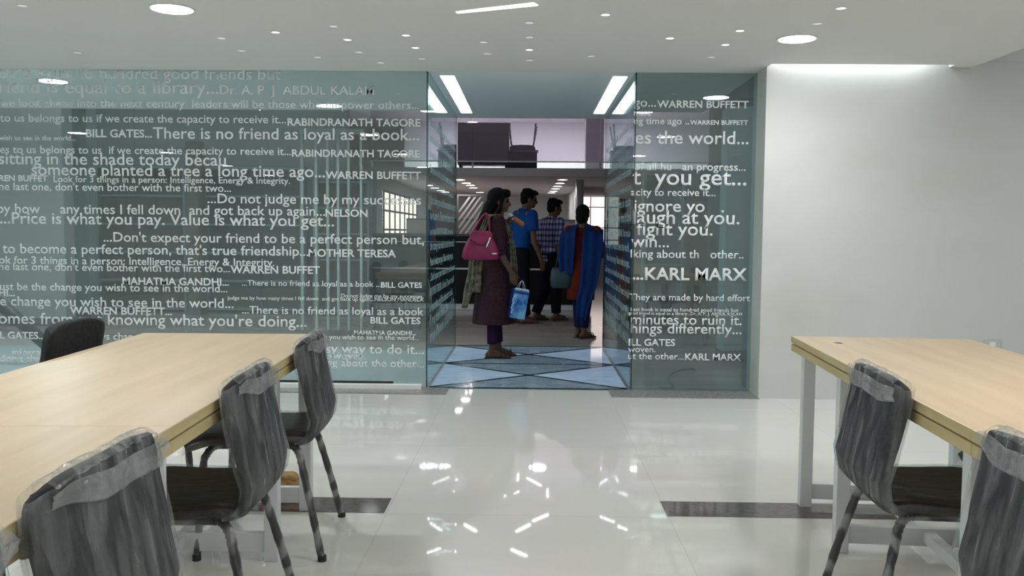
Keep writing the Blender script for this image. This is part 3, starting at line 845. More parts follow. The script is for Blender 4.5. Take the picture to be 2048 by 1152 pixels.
# side -1: tables extend to the left of the aisle edge
tl1 = table('pale wood study table at the left, far end nearest the glass', (pL.x, pL.y, 0), aL, wL, lenA, (.09, .66, lenA-.06), -1)
d = Matrix.Rotation(aL, 3, 'Z') @ Vector((0, -1, 0))
q = pL + d*(lenA+.002)
tl2 = table('pale wood study table at the left, nearest the viewer', (q.x, q.y, 0), aL, wL, 2.3, (.06, 1.2, 2.2), -1)
lenR = 1.86
tr1 = table('pale wood study table at the right, in front of the white wall', (pR.x, pR.y, 0), aR, wR, lenR, (.045, .60, lenR-.13), 1)
d = Matrix.Rotation(aR, 3, 'Z') @ Vector((0, -1, 0))
q = pR + d*(lenR+.002)
tr2 = table('pale wood study table at the right edge, nearest the viewer', (q.x, q.y, 0), aR, wR, 2.2, (.06, 1.2, 2.1), 1)
v = at(1677, 686, z=TOP)
tag(MB().box(-.014, .014, -.016, .016, 0, .0012).build('sticker', MT['bark']), 'small brown sticker on the far right table top', 'sticker')
bpy.data.objects['sticker'].location = (v.x, v.y, TOP)
v = at(1983, 688, Y=WY)
sk = thing('socket_plate', 'grey socket plate low on the white wall', 'socket', (v.x, WY, v.z))
MB().box(-.06, .06, -.012, 0, -.032, .032).build('plate', MT['plate'], sk, bevel=.003)
MB().box(-.022, .022, -.016, -.011, -.016, .016).build('socket_face', MT['white_trim'], sk, bevel=.002)

# ------------------------------------------------------------------ chairs
BACK = [(0, -.150, .408), (.10, -.200, .424), (.20, -.232, .456), (.32, -.242, .505), (.52, -.226, .590), (.76, -.204, .692), (1, -.192, .786)]
BW = [(0, .180), (.2, .204), (.4, .218), (.7, .230), (.88, .232), (1, .214)]
def back_pt(u, v, grow=0.0):
    x, z = interp(BACK, v)
    hw = interp(BW, v)[0] + grow
    q = 2*u-1
    wrap = (.021*min(1, v*2.2))*q*q
    zz = z - (.022*abs(q)**4 if v > .8 else 0)*(v-.8)/.2
    return Vector((x + wrap, q*hw, zz))
def make_chair(label, covered=True):
    t = thing('chair', label, 'chair')
    solid(lambda u, v: back_pt(u, v), 20, 26, .036).build('backrest', MT['chair'], t, smooth=True)
    def seat(u, v):
        q = 2*u-1
        x = -.20 + .43*v
        hw = .185 + .04*min(1, v*1.6) - .03*max(0, v-.85)/.15
        z = .428 + .012*q*q - .010*math.sin(v*PI) - .045*max(0, (v-.72)/.28)**2 - .012*max(0, .15-v)/.15
        return Vector((x, q*hw, z))
    solid(seat, 18, 20, .046).build('seat', MT['seat'], t, smooth=True)
    for sx, sy in ((-1, -1), (-1, 1), (1, -1), (1, 1)):
        if sx < 0: pts = [(-.135, sy*.165, .402), (-.155, sy*.172, .392), (-.172, sy*.182, .368), (-.186, sy*.196, .32), (-.226, sy*.226, .16), (-.262, sy*.248, .0)]
        else: pts = [(.12, sy*.165, .402), (.14, sy*.178, .394), (.155, sy*.188, .375), (.166, sy*.197, .34), (.176, sy*.215, .16), (.185, sy*.228, .0)]
        # rounded path
        P = [Vector(p) for p in pts]; path = []
        for k in range(len(P)-1):
            p0 = P[max(k-1, 0)]; p3 = P[min(k+2, len(P)-1)]
            for s_ in range(6):
                u = s_/6
                path.append(.5*((2*P[k]) + (P[k+1]-p0)*u + (2*p0-5*P[k]+4*P[k+1]-p3)*u*u + (3*P[k]-p0-3*P[k+1]+p3)*u**3))
        path.append(P[-1])
        path = [Vector((p.x, p.y, max(p.z, .012))) for p in path]
        lg = MB().tube(path, [.0135+.0012*math.sin(k*2.1) for k in range(len(path))], 12).build('leg', MT['tube'], t, smooth=True)
        e = path[-1]
        MB().tube([(e.x, e.y, 0), (e.x, e.y, .02)], .0155, 12).build('rubber_foot', MT['rubber'], lg)
    fb = MB()
    for x in (-.13, .12): fb.tube([(x, -.17, .398), (x, .17, .398)], .011, 10)
    for sy in (-1, 1): fb.tube([(-.13, sy*.165, .398), (.12, sy*.165, .398)], .011, 10)
    fb.build('seat_frame', MT['tube'], t, smooth=True)
    if covered:
        # loose polythene bag pulled over the backrest, open below, its mouth folded back along the top
        n, rows = 96, 34
        rings = []
        for j in range(rows+1):
            v = .985 - .93*j/rows
            x, z = interp(BACK, v)
            hw = interp(BW, v)[0]
            straight = .238 - .012*abs(v-.6)              # the film hangs straight from corner to corner
            ring_ = []
            for k in range(n):
                a = 2*PI*k/n
                ca, sa = math.cos(a), math.sin(a)
                q = math.copysign(abs(ca)**.42, ca)
                dpt = math.copysign(abs(sa)**.5, sa)
                side = straight + (.020*math.sin(PI*min(1, (1-v)*1.2)) if q > 0 else .004)
                yy = q*side
                wr_ = (.021*min(1, v*2.2))*min(1, (abs(yy)/hw))**2
                fold = noise.noise(Vector((yy*20+3+z*4*(1-abs(q)), 1.7 if dpt > 0 else 9.1, z*2.0)))
                crease = max(0, noise.noise(Vector((yy*44-z*9, 5.5, z*1.6))))**2
                amp = .004 + .007*(1-v)
                xf = x + wr_ + .021 + .004*(1-abs(q)) + fold*amp
                xr = x + wr_ - .024 - (fold*amp + crease*.02)
                mid = (xf+xr)/2
                xx = mid + (xf-mid)*dpt if dpt > 0 else mid + (mid-xr)*dpt
                ring_.append(Vector((xx, yy, z + (noise.noise(Vector((yy*15, 2, 0)))*.010 if j > rows-2 else 0) - (.022*abs(q)**4*(v-.8)/.2 if v > .8 else 0))))
            rings.append(ring_)
        m_ = MB(); m_.loft(rings, cap=False)
        m_.build('plastic_cover', MT['film'], t, smooth=True)
        def hem(u, v):
            vv = .965 - .085*v - .03*math.sin(u*4.2) - .012*math.sin(u*11)
            p = back_pt(.02+.96*u, max(0, min(1, vv)), .008)
            return p + Vector((-.034 - .006*noise.noise(Vector((u*9, v*4, 1))) - .004*math.sin(v*PI), 0, 0))
        solid(hem, 36, 8, .0015).build('cover_fold', MT['film_hem'], t, smooth=True)
        def lip(u, v):
            p = back_pt(.05+.90*u, 1, .0)
            return p + Vector((-.03+.05*v, 0, .002 + .012*math.sin(v*PI) + .006*noise.noise(Vector((u*14, v*2, 3)))))
        solid(lip, 36, 6, .0008).build('cover_top', MT['film'], t, smooth=True)
        def seat_film(u, v):
            p = seat(-.03+1.06*u, -.02+1.05*v)
            w_ = abs(2*u-1)
            drop = .048*max(0, (w_-.86)/.14)**1.5
            return p + Vector((0, 0, .027 + .004*noise.noise(Vector((v*7, u*30, 2))) - drop))
        solid(seat_film, 40, 30, .0008).build('seat_film', MT['film_seat'], t, smooth=True)
    return t

def on_axis(p_far, ang, dist, off):
    d = Matrix.Rotation(ang, 3, 'Z')
    return p_far + d @ Vector((off, -dist, 0))
first = make_chair('plastic-wrapped dark chair on the aisle side of the left table, nearest the glass')
bare = make_chair('plain black chair without wrapping, on the far side of the left table', covered=False)
def put(o, p, rz, label=None, group=None, flip=None):
    o.location = (p.x, p.y, 0); o.rotation_euler = (0, 0, rz)
    if label: o['label'] = label
    if group: o['group'] = group
    return o
GRPL, GRPR = 'wrapped chairs along the left tables', 'wrapped chairs along the right tables'
put(first, on_axis(pL, aL, .46, -.150), PI+aL+.03, None, GRPL)
put(copy_tree(first), on_axis(pL, aL, 1.30, -.150), PI+aL+.02, 'plastic-wrapped dark chair in the middle of the row along the left table', GRPL)
put(copy_tree(first), on_axis(pL, aL, 2.25, -.150), PI+aL-.02, 'plastic-wrapped dark chair at the bottom left, its back filling the foreground', GRPL)
put(copy_tree(first), on_axis(pL, aL, 2.82, -.150), PI+aL-.02, 'plastic-wrapped chair cut off by the left edge, only its back corner showing', GRPL)
put(bare, on_axis(pL, aL, .43, -.685), aL, None)
bare.scale = (1, 1, 1.06)
put(copy_tree(first), on_axis(pL, aL, 2.17, -.69), aL, 'wrapped chair on the far side of the left table, mostly hidden under it', GRPL)
put(copy_tree(first), on_axis(pR, aR, 1.29, .150), aR, 'plastic-wrapped dark chair on the aisle side of the right table', GRPR)
put(copy_tree(first), on_axis(pR, aR, 2.25, .150), aR+.03, 'plastic-wrapped dark chair cut off at the bottom right corner', GRPR)
put(copy_tree(first), on_axis(pR, aR, .92, .665), PI+aR, 'wrapped chair on the wall side of the right table, seen beneath it', GRPR)
oc = copy_tree(bare); oc.scale = (1, 1, 1)
oc.location = ((xc+xd)/2, 15.80, MZ1+.36+.455); oc.rotation_euler = (PI, 0, R(-90))
oc['label'] = 'overturned black chair with legs in the air behind the lilac glass'

# crumpled paper bag on the floor
v = at(566, 998, z=0)
pb = thing('paper_bag', 'crumpled brown paper bag on the floor under the left table', 'paper bag', (v.x-.01, v.y, 0))
def blob(c, r, seed, amp):
    m_ = MB(); m_.ball(c, r, n=40, m=26)
    for q in m_.bm.verts:
        n_ = noise.noise(q.co*16 + Vector((seed, 0, 0)))+.6*noise.noise(q.co*38 + Vector((0, seed, 0)))
        d_ = (q.co-Vector(c)); q.co = q.co + d_.normalized()*n_*amp if d_.length else q.co
        q.co.z = max(q.co.z, .001)
    return m_
blob((0, 0, .058), (.085, .06, .062), 2.0, .016).build('bag_body', MT['paper'], pb, smooth=False)
blob((.035, -.005, .098), (.045, .04, .022), 5.0, .012).build('bag_mouth', MT['paper'], pb, smooth=False)
blob((-.055, -.045, .028), (.028, .014, .028), 8.0, .006).build('printed_patch', MT['magenta'], pb, smooth=False)

# ------------------------------------------------------------------ people
def hand(mb, wrist, d, n, thumb, curl, s=1.0):
    """d = pointing direction, n = palm normal (fingers curl towards it), thumb = side of the thumb"""
    wrist = Vector(wrist); d = Vector(d).normalized(); n = Vector(n); n = (n-d*n.dot(d)).normalized(); t = d.cross(n).normalized()
    if t.dot(Vector(thumb)) < 0: t = -t
    for k, off in enumerate((.026, .009, -.009, -.026)):
        kn = wrist + d*(.083-.006*abs(k-1))*s + t*off*s
        mb.capsule(wrist + t*off*.6*s, .0135*s, kn, .0105*s, 8, 2)
        a = curl*(.55+.08*k); p = kn; ln_ = (.040, .044, .041, .032)[k]*s
        for q in range(3):
            dd = d*math.cos(a) + n*math.sin(a)
            e = p + dd*ln_
            mb.capsule(p, .0095*s, e, (.0085-.0007*q)*s, 8, 2)
            p = e; ln_ *= .68; a += curl*.75
    b0 = wrist + d*.022*s + t*.02*s
    b1 = b0 + (d*.55 + t*.7 + n*.25).normalized()*.042*s
    b2 = b1 + (d*.8 + t*.2 + n*(.2+.4*curl)).normalized()*.032*s
    mb.capsule(b0, .014*s, b1, .0105*s, 8, 2); mb.capsule(b1, .0105*s, b2, .0085*s, 8, 2)

def person(label, h, loc, rz, arms, legs, head=(0, 0), lean=0.0, wide=1.0, group=None):
    """local: faces +y, x is the person's right; arms = {side: (elbow, wrist, hand dir, palm normal, thumb, curl)} in metres"""
    mb = MB()
    hd = Matrix.Translation((0, lean, .865*h)) @ Matrix.Rotation(head[0], 4, 'Z') @ Matrix.Rotation(head[1], 4, 'X') @ Matrix.Translation((0, 0, -.865*h))
    HP = lambda x, y, z: hd @ Vector((x*h, y*h, z*h))
    rot = hd.to_3x3()
    mb.ball(HP(0, -.006, .938), (.046*h, .057*h, .060*h), rot)
    mb.ball(HP(0, .020, .900), (.036*h, .038*h, .036*h), rot)
    mb.ball(HP(0, .040, .881), (.016*h, .016*h, .013*h), rot, 12, 8)           # chin
    mb.capsule(HP(0, .052, .931), .006*h, HP(0, .064, .912), .0085*h, 10, 3)   # nose
    for sx in (-1, 1):
        mb.capsule(HP(sx*.010, .056, .9105), .005*h, HP(sx*.004, .060, .911), .005*h, 8, 2)
        mb.ball(HP(sx*.046, -.002, .920), (.006*h, .012*h, .017*h), rot, 10, 8) # ears
        mb.capsule(HP(sx*.010, .051, .944), .006*h, HP(sx*.028, .043, .944), .005*h, 8, 2)  # brow
    mb.capsule(HP(-.011, .052, .897), .0048*h, HP(.011, .052, .897), .0048*h, 8, 2)       # lips
    mb.capsule(HP(-.009, .051, .891), .0050*h, HP(.009, .051, .891), .0050*h, 8, 2)
    mb.capsule((0, lean*.75, .80*h), .040*h, HP(0, -.008, .895), .034*h)
    sh = .104*h*wide
    S = lambda y0, z: Vector((0, y0, z))
    mb.ball((0, lean*.6, .735*h), (.088*h*wide, .060*h, .090*h)); mb.ball((0, lean*.3, .63*h), (.072*h, .052*h, .085*h)); mb.ball((0, 0, .54*h), (.083*h, .060*h, .065*h))
    mb.capsule((-sh*.85, lean*.7, .808*h), .030*h, (sh*.85, lean*.7, .808*h), .030*h)
    J = {}
    for side, sx in (('R', 1), ('L', -1)):
        e, wr, hdr, pn, th, cu = arms[side]
        s0 = Vector((sx*sh, lean*.7, .805*h))
        mb.capsule(s0, .028*h, e, .0215*h); mb.capsule(e, .0225*h, wr, .0155*h)
        hand(mb, wr, hdr, pn, th, cu, h/1.72)
        J['S'+side], J['E'+side], J['W'+side] = s0, Vector(e), Vector(wr)
        kn, an, fdir = legs[side]
        hip = Vector((sx*.048*h, 0, .52*h))
        kn, an = Vector(kn), Vector(an)
        mb.capsule(hip, .050*h, kn, .031*h); mb.capsule(kn, .031*h, an, .020*h)
        mb.ball(kn*.62+an*.38 + Vector((0, -.008*h, 0)), (.028*h, .032*h, .06*h))
        f = Vector(fdir).normalized(); gz = an.z-.045*h
        heel = an - f*.024*h; heel.z = gz+.020*h
        ball_ = an + f*.075*h; ball_.z = gz+.016*h
        mb.capsule(an, .019*h, heel, .0185*h, 10, 3); mb.capsule(heel, .018*h, ball_, .0155*h, 10, 3); mb.capsule(an, .019*h, ball_, .0145*h, 10, 3)
        lat = Vector((-f.y, f.x, 0))
        for q in range(5):
            o_ = (q-2)*.0085*h
            a_ = ball_ + lat*o_; e_ = ball_ + f*(.030-.003*abs(q-1))*h + lat*o_*1.1; a_.z = e_.z = gz+.009*h
            mb.capsule(a_, .0085*h, e_, .0068*h, 8, 2)
        J['H'+side], J['K'+side], J['A'+side], J['F'+side] = hip, kn, an, f
    o = mb.build('person', MT['skin'], remesh=.0062, relax=3)
    o.location = loc; o.rotation_euler = (0, 0, rz)
    tag(o, label, 'person', group)
    for sx in (-1, 1):
        MB().ball(HP(sx*.019, .0455, .931), .0075*h, None, 12, 8).build('eye', MT['hair'], o, smooth=True)
    J['hd'] = hd; J['h'] = h; J['o'] = o; J['lean'] = lean
    return J
def HPt(J, x, y, z): return J['hd'] @ Vector((x*J['h'], y*J['h'], z*J['h']))
def sandals(J, mat='sandal'):
    h = J['h']
    for s_ in 'RL':
        an, f = J['A'+s_], J['F'+s_]; lat = Vector((-f.y, f.x, 0)); gz = an.z-.045*h
        prof = [(-.045, .020), (-.02, .025), (.03, .024), (.07, .029), (.095, .028), (.112, .018)]
        pts = [an + f*a*h + lat*b*h for a, b in prof] + [an + f*a*h - lat*b*h for a, b in reversed(prof)]
        m_ = MB(); m_.loft([[Vector((p.x, p.y, gz+z)) for p in pts] for z in (0, .010)])
        for a in (.055, .078):
            arc = []
            for k in range(9):
                t = PI*k/8
                p = an + f*a*h + lat*(.030*h*math.cos(t)); arc.append(Vector((p.x, p.y, gz+.008+.034*h*math.sin(t))))
            m_.tube(arc, .005, 6)
        m_.build('sandal', MT[mat], J['o'])
def short_hair(J):
    h = J['h']; rot = J['hd'].to_3x3(); m_ = MB()
    m_.ball(HPt(J, 0, -.013, .951), (.051*h, .058*h, .056*h), rot); m_.ball(HPt(J, 0, -.028, .918), (.046*h, .036*h, .044*h), rot)
    m_.ball(HPt(J, 0, .030, .984), (.038*h, .026*h, .016*h), rot); m_.ball(HPt(J, .01, .048, .977), (.022*h, .014*h, .012*h), rot)
    for q in range(14):
        a = q*.9; p = HPt(J, .034*math.cos(a), -.01+.042*math.sin(a), .985+.006*math.sin(q*2.3))
        m_.ball(p, (.013*h, .013*h, .010*h), None, 8, 6)
    for sx in (-1, 1): m_.ball(HPt(J, sx*.045, .008, .935), (.006*h, .012*h, .022*h), rot, 10, 8)
    m_.build('hair', MT['hair'], J['o'], remesh=.007, relax=2)
def trousers(J, mat, r=(.062, .043, .036), top=.57, cuff=.06, flare=1.0):
    h = J['h']; m_ = MB()
    m_.ball((0, 0, .54*h), (.093*h, .070*h, .060*h)); m_.oval([(.50*h, .088*h, .066*h, 0, 0), (top*h, .084*h, .063*h, 0, 0)])
    for s_ in 'RL':
        hip, kn, an = J['H'+s_], J['K'+s_], J['A'+s_]
        low = an + Vector((0, 0, cuff*h-.045*h))
        m_.capsule(hip, r[0]*h, kn, r[1]*h); 
        m_.tube([kn, kn.lerp(low, .5) + Vector((0, -.004*h, 0)), low], [r[1]*h, (r[1]+r[2])/2*h, r[2]*h*flare], 18)
    m_.build('trousers', MT[mat], J['o'], remesh=.009, relax=3)
def sleeves(m_, J, frac, r0, r1, fore=0.0):
    for s_ in 'RL':
        S_, E_, W_ = J['S'+s_], J['E'+s_], J['W'+s_]
        end = S_.lerp(E_, min(1, frac))
        m_.capsule(S_, r0, S_.lerp(end, .5), (r0+r1)/2); m_.tube([S_, S_.lerp(end, .5), end], [r0, (r0+r1)/2, r1], 16)
        if fore: m_.capsule(E_, r1, E_.lerp(W_, fore*.5), r1*.95); m_.tube([E_, E_.lerp(W_, fore)], [r1, r1*.85], 16)
def shirt(J, mat, frac, fore=0.0, hem=.50):
    h = J['h']; l = J['lean']; m_ = MB(); wd = 1.06
    m_.oval([(hem*h, .094*h, .072*h, 0, 0), (.56*h, .092*h, .070*h, 0, .1*l), (.63*h, .088*h, .066*h, 0, .3*l), (.70*h, .096*h, .069*h, 0, .5*l),
             (.76*h, .106*h, .068*h, 0, .6*l), (.80*h, .100*h, .056*h, 0, .7*l), (.825*h, .068*h, .044*h, 0, .72*l), (.838*h, .046*h, .041*h, 0, .74*l)])
    sleeves(m_, J, frac, .042*h, .040*h, fore)
    o = m_.build('shirt', MT[mat], J['o'], remesh=.009, relax=3)
    c_ = MB(); pts = []
    for k in range(25):
        a = 2*PI*k/24; pts.append(Vector((.045*h*math.cos(a), .74*l+.041*h*math.sin(a), .838*h - .012*h*math.sin(a))))
    c_.tube(pts, .0085*h, 8); c_.build('collar', MT[mat], J['o'], smooth=True)
def drape(name, mat, parent, rows, n=14, th=.006, pleats=5, amp=.010):
    """hanging cloth; rows = (centre, half width vector)"""
    def fn(u, v):
        k = v*(len(rows)-1); i = min(int(k), len(rows)-2); f = k-i
        c0, w0 = Vector(rows[i][0]), Vector(rows[i][1]); c1, w1 = Vector(rows[i+1][0]), Vector(rows[i+1][1])
        c_, w_ = c0.lerp(c1, f), w0.lerp(w1, f)
        up = (c1-c0).normalized(); nn = w_.cross(up)
        nn = nn.normalized() if nn.length > 1e-6 else Vector((0, 1, 0))
        return c_ + w_*(2*u-1) + nn*amp*math.sin(u*PI*pleats + v*2)
    return solid(fn, n*2, (len(rows)-1)*5, th).build(name, MT[mat], parent, smooth=True)

# --- woman with the pink bag, seen from her right side, standing on the glass floor
h = 1.575
p0 = at(985, 716, z=0)
legs = {'R': ((.065, .012, .285*h), (.06, -.01, .045*h), (.05, 1, 0)), 'L': ((-.07, .035, .285*h), (-.07, .06, .045*h), (-.15, 1, 0))}
arms = {'R': ((.215, .035, .995), (.205, .150, .805), (0, .22, -1), (-1, .1, 0), (0, 1, 0), .75),
        'L': ((-.20, .10, 1.00), (-.12, .135, 1.225), (.15, .25, 1), (.6, .7, 0), (0, 1, 0), .8)}
J = person('woman in maroon kurta with long black hair and pink shoulder bag, standing in the doorway', h, (p0.x, p0.y, .006), R(-82), arms, legs, head=(R(-4), R(-6)), lean=.045)
W1 = J
o = J['o']
trousers(J, 'purple', (.056, .040, .030), cuff=.085)
m_ = MB(); l = J['lean']
m_.oval([(.205*h, .150*h, .125*h, 0, .0), (.32*h, .138*h, .112*h, 0, 0), (.42*h, .122*h, .098*h, 0, 0), (.52*h, .105*h, .084*h, 0, 0), (.60*h, .090*h, .070*h, 0, .2*l), (.66*h, .090*h, .070*h, 0, .4*l),
         (.72*h, .098*h, .074*h, 0, .55*l), (.77*h, .100*h, .066*h, 0, .6*l), (.805*h, .092*h, .052*h, 0, .7*l), (.825*h, .055*h, .042*h, 0, .72*l)], pleat=0)
sleeves(m_, J, 1.0, .041*h, .036*h)
m_.build('kurta', MT['kurta'], o, remesh=.009, relax=3)
# hair: cap, long fall down the back, fringe
m_ = MB(); rot = J['hd'].to_3x3()
m_.ball(HPt(J, 0, -.016, .948), (.053*h, .062*h, .060*h), rot); m_.ball(HPt(J, 0, -.035, .90), (.048*h, .040*h, .060*h), rot)
for sx in (-1, 1):
    m_.capsule(HPt(J, sx*.047, .012, .955), .012*h, HPt(J, sx*.050, .006, .87), .012*h)
    m_.capsule(HPt(J, sx*.05, .0, .87), .012*h, Vector((sx*.085, .02, .80*h)), .012*h)
m_.ball(HPt(J, 0, .030, .985), (.042*h, .030*h, .018*h), rot); m_.ball(HPt(J, .02, .045, .972), (.026*h, .016*h, .018*h), rot)
m_.capsule(HPt(J, .01, -.05, .90), .036*h, Vector((.035, -.085, .82*h)), .040*h); m_.capsule(Vector((.035, -.085, .82*h)), .040*h, Vector((.06, -.135, .74*h)), .026*h); m_.capsule(Vector((.06, -.135, .74*h)), .026*h, Vector((.07, -.15, .70*h)), .012*h)
m_.build('hair', MT['hair'], o, remesh=.007, relax=3)
MB().ball(HPt(J, .042, -.052, .882), (.008, .012, .018)).build('hair_clip', MT['white_trim'], o, smooth=True)
sandals(J)
# cream scarf: round the neck, one end down the back, one down the front
drape('scarf', 'cream', o, [((.135, -.165, .62), (.0, .04, .0)), ((.13, -.165, .80), (0, .045, 0)), ((.125, -.14, 1.0), (.0, .04, 0)), ((.125, -.115, 1.18), (.01, .03, 0)), ((.105, -.055, 1.325), (.02, .022, .0)),
      ((.12, .04, 1.33), (.01, .02, 0)), ((.135, .12, 1.22), (0, .018, .0)), ((.10, .165, 1.05), (0, .025, 0)), ((.06, .185, .85), (0, .035, 0)), ((.05, .19, .70), (0, .035, 0))], n=12, amp=.008)
drape('scarf_tail', 'cream', o, [((.09, -.20, .985), (.03, .025, 0)), ((.085, -.215, .80), (.03, .03, 0)), ((.08, -.245, .62), (.03, .038, 0)), ((.07, -.275, .47), (.02, .02, 0))], n=12, amp=.010, pleats=4)
MB().tube([J['ER'].lerp(J['WR'], .03), J['ER'].lerp(J['WR'], .16)], [.037*h, .034*h], 16).build('sleeve_cuff', MT['purple'], o, smooth=True)
# pink bag under her arm
MW = Matrix.Translation(o.location) @ Matrix.Rotation(R(-82), 4, 'Z')
bg = thing('handbag', 'pink shoulder bag hanging under the woman\'s arm', 'handbag', MW @ Vector((.225, -.135, .925)), R(-82), rot=(0, R(4), R(-82)))
rings = []
for z, hl, ht in ((0, .150, .050), (.02, .172, .062), (.08, .165, .064), (.15, .135, .055), (.21, .10, .040), (.245, .085, .028)):
    rings.append([Vector((ht*math.copysign(abs(math.cos(a))**.6, math.cos(a)), hl*math.copysign(abs(math.sin(a))**.6, math.sin(a)), z)) for a in (2*PI*k/28 for k in range(28))])
MB().loft(rings).build('bag_body', MT['pink'], bg, smooth=True)
def flap(u, v):
    y = (2*u-1)*(.085 + .018*math.sin(v*PI)); z = .262 - .125*v*(1-.35*(2*u-1)**2); x = .030 + .040*math.sin(min(1, v*1.2)*PI/2)
    return Vector((x, y-.005, z))
solid(flap, 14, 10, .008).build('flap', MT['pink'], bg, smooth=True)
MB().capsule((.082, .075, .20), .008, (.086, .045, .125), .010).build('buckle', MT['chrome'], bg, smooth=True)
MB().box(.066, .074, .095, .14, .055, .068).build('metal_label', MT['chrome'], bg)
arc = [Vector((.0+.0*k, -.085+.17*k/16*1.0, .235 + .22*math.sin(PI*k/16))) for k in range(17)]
arc = [Vector((-.02-.055*math.sin(PI*k/16), -.08+.16*k/16+.05*math.sin(PI*k/16), .235 + .175*math.sin(PI*k/16))) for k in range(17)]
MB().tube(arc, .010, 8).build('strap', MT['pink'], bg, smooth=True)
# gift bag in her right hand
wp = MW @ (J['WR'] + Vector((0, .03, -.10)))
gb = thing('gift_bag', 'light blue paper gift bag held by the woman in maroon', 'gift bag', (wp.x+.01, wp.y, .395), rot=(0, R(10), R(18)))
MB().box(-.072, .072, -.045, .045, 0, .265).build('bag_body', MT['gift'], gb, bevel=.003)
MB().box(-.0745, -.071, -.044, .044, .002, .262).build('side_gusset', MT['gift_side'], gb)
MB().box(-.0715, .0715, -.0458, .0455, .225, .25).build('top_band', MT['gift_side'], gb)
m_ = MB()
for k in range(8):
    z = .05 + k*.021; m_.ball((-.068+.006*math.sin(k*2), -.0462, z), (.0065, .0012, .008), None, 10, 6)
m_.build('white_printing', MT['white_print'], gb, smooth=True)
m_ = MB()
for k in range(7): m_.ball((-.052+.018*k, -.03+.008*math.sin(k*3), .268), (.015, .02, .010), None, 8, 6)
m_.build('tissue_paper', MT['white_print'], gb, smooth=True)
for y in (-.04, .04):
    arc = [Vector((-.035+.07*k/12, y*(1-.8*math.sin(PI*k/12)), .262 + .085*math.sin(PI*k/12))) for k in range(13)]
    MB().tube(arc, .0022, 6).build('handle', MT['white_print'], gb, smooth=True)
# orange packet in her raised left hand
hp = MW @ (J['WL'] + Vector((.03, .075, .075)))
pk = thing('snack_packet', 'orange and white wrapped packet held up near the woman\'s face', 'packet', hp, rot=(0, R(35), R(10)))
MB().capsule((-.03, 0, 0), .020, (.085, 0, 0), .024).build('wrapper', MT['orange'], pk, smooth=True)
MB().capsule((-.052, 0, 0), .021, (-.018, 0, 0), .022).build('paper_end', MT['white_print'], pk, smooth=True)

# --- man in blue polo
h = 1.74
p0 = at(1036, 646, z=0)
legs = {'R': ((.085, .03, .285*h), (.085, .06, .045*h), (.05, 1, 0)), 'L': ((-.085, -.03, .285*h), (-.09, -.12, .045*h), (-.1, 1, 0))}
arms = {'R': ((.255, .085, 1.075), (.24, .205, .83), (0, .25, -1), (-1, 0, 0), (0, 1, 0), .55), 'L': ((-.25, .03, 1.07), (-.25, .12, .82), (0, .2, -1), (1, 0, 0), (0, 1, 0), .5)}
J = person('man in bright blue polo shirt and black trousers, seen from behind at the counter', h, (p0.x, p0.y, 0), R(-62), arms, legs, head=(R(-18), R(-12)), lean=.12, wide=1.14)
trousers(J, 'black_cloth', (.064, .048, .042)); shirt(J, 'blue', .62, hem=.515); short_hair(J); sandals(J)
# --- man in plaid shirt
h = 1.635
p0 = at(1098, 640, z=0)
legs = {'R': ((.08, .06, .285*h), (.08, .06, .045*h), (.1, 1, 0)), 'L': ((-.08, .02, .285*h), (-.08, -.16, .045*h), (.1, 1, 0))}
arms = {'R': ((.24, -.03, 1.01), (.215, .03, .78), (0, .25, -1), (-1, 0, 0), (0, 1, 0), .5), 'L': ((-.24, -.02, 1.01), (-.22, .05, .78), (0, .2, -1), (1, 0, 0), (0, 1, 0), .5)}
J = person('man in blue and white plaid shirt and dark trousers, walking towards the counter', h, (p0.x, p0.y, 0), R(-58), arms, legs, head=(R(-8), R(-10)), lean=.05, wide=1.06)
trousers(J, 'black_cloth', (.062, .047, .040)); shirt(J, 'plaid', .95, hem=.485); short_hair(J); sandals(J)
# --- woman in blue scarf, from behind
h = 1.49
p0 = at(1152, 676, z=0)
legs = {'R': ((.055, .02, .285*h), (.035, -.01, .045*h), (.75, 1, 0)), 'L': ((-.05, .05, .285*h), (-.045, .07, .045*h), (.3, 1, 0))}
arms = {'R': ((.215, -.02, .95), (.12, .19, .93), (-.9, .45, 0), (0, 0, -1), (0, 1, 0), .5), 'L': ((-.195, -.02, .95), (-.12, .19, .95), (.9, .45, 0), (0, 0, -1), (0, 1, 0), .5)}
J = person('woman seen from behind with a blue scarf over rust red clothes, nearest the bright window', h, (p0.x+.055, p0.y, 0), R(-14), arms, legs, head=(R(-6), R(-4)), lean=.02)
o = J['o']; l = J['lean']
trousers(J, 'navy', (.056, .042, .032), cuff=.08)
m_ = MB()
m_.oval([(.29*h, .105*h, .095*h, -.01, 0), (.36*h, .106*h, .094*h, -.01, 0), (.45*h, .108*h, .09*h, 0, 0), (.54*h, .105*h, .078*h, 0, 0), (.62*h, .092*h, .068*h, 0, 0), (.70*h, .098*h, .070*h, 0, l*.5),
         (.77*h, .104*h, .066*h, 0, l*.6), (.805*h, .092*h, .050*h, 0, l*.7), (.83*h, .050*h, .040*h, 0, l*.7)])
sleeves(m_, J, 1.0, .042*h, .037*h, .45)
m_.build('kurta', MT['rust'], o, remesh=.009, relax=3)
m_ = MB(); rot = J['hd'].to_3x3()
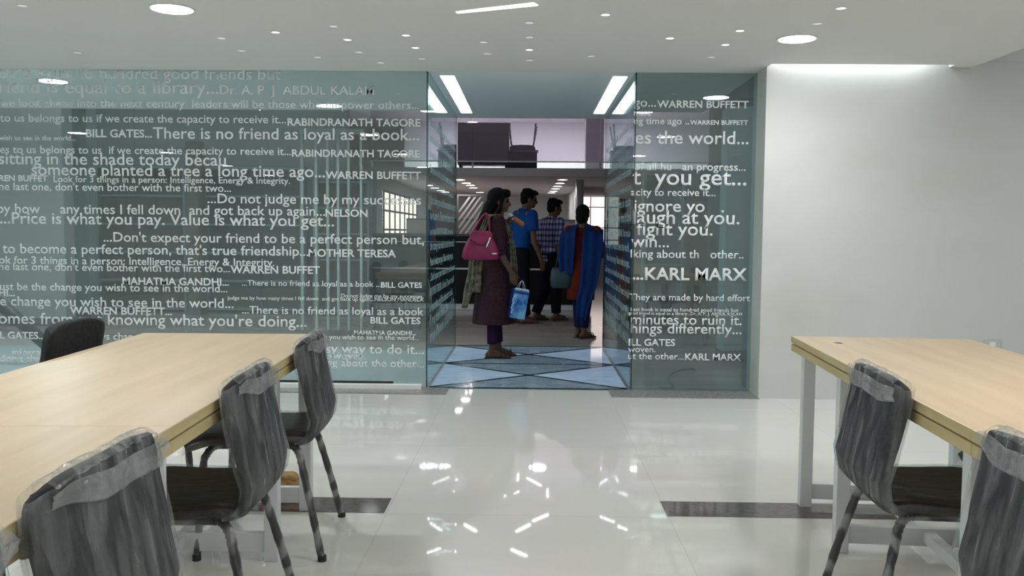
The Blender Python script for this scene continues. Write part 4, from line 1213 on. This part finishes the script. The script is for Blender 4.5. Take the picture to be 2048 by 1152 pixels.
m_.ball(HPt(J, 0, -.012, .948), (.053*h, .061*h, .058*h), rot); m_.ball(HPt(J, 0, -.030, .905), (.047*h, .040*h, .050*h), rot); m_.ball(HPt(J, 0, -.062, .888), (.034*h, .028*h, .034*h), rot)
m_.build('hair', MT['hair'], o, remesh=.007, relax=3)
sandals(J)
y = -.062*h
drape('scarf', 'royal', o, [((.03, y-.085, .22), (.05, 0, 0)), ((.055, y-.09, .42), (.08, 0, 0)), ((.105, y-.075, .60), (.095, .0, 0)), ((.13, y-.065, .80), (.105, .0, 0)), ((.145, y-.052, 1.05), (.115, .02, 0)), ((.145, y-.012, 1.18), (.105, .03, -.02)), ((.135, .03, 1.25), (.095, .01, -.035)), ((.12, .10, 1.17), (.07, 0, -.02)), ((.10, .125, 1.0), (.06, 0, 0))], n=14, amp=.006, pleats=4)
drape('scarf', 'royal', o, [((-.155, y-.02, .70), (.07, 0, 0)), ((-.15, y-.055, .88), (.085, 0, 0)), ((-.145, y-.045, 1.05), (.095, -.02, 0)), ((-.14, y-.012, 1.18), (.095, -.03, .02)), ((-.135, .03, 1.25), (.085, -.01, .035)), ((-.12, .10, 1.17), (.07, 0, .02)), ((-.10, .125, 1.0), (.06, 0, 0))], n=14, amp=.006, pleats=4)
tb = thing('shoulder_bag', 'dark teal cloth bag at the hip of the woman in the blue scarf', 'bag', (p0.x-.175, p0.y-.03, .56), R(-10))
rings = []
for z, hl, ht in ((0, .09, .035), (.02, .115, .05), (.10, .125, .052), (.19, .115, .042), (.23, .10, .022)):
    rings.append([Vector((hl*math.copysign(abs(math.cos(a))**.6, math.cos(a)), ht*math.copysign(abs(math.sin(a))**.6, math.sin(a)), z)) for a in (2*PI*k/24 for k in range(24))])
MB().loft(rings).build('bag_body', MT['teal_bag'], tb, smooth=True)
MB().tube([Vector((-.06, 0, .22)), Vector((-.03, -.01, .40)), Vector((.03, .0, .60)), Vector((.06, .03, .67)), Vector((.06, .07, .60)), Vector((.05, .06, .22))], .009, 8).build('strap', MT['teal_bag'], tb, smooth=True)
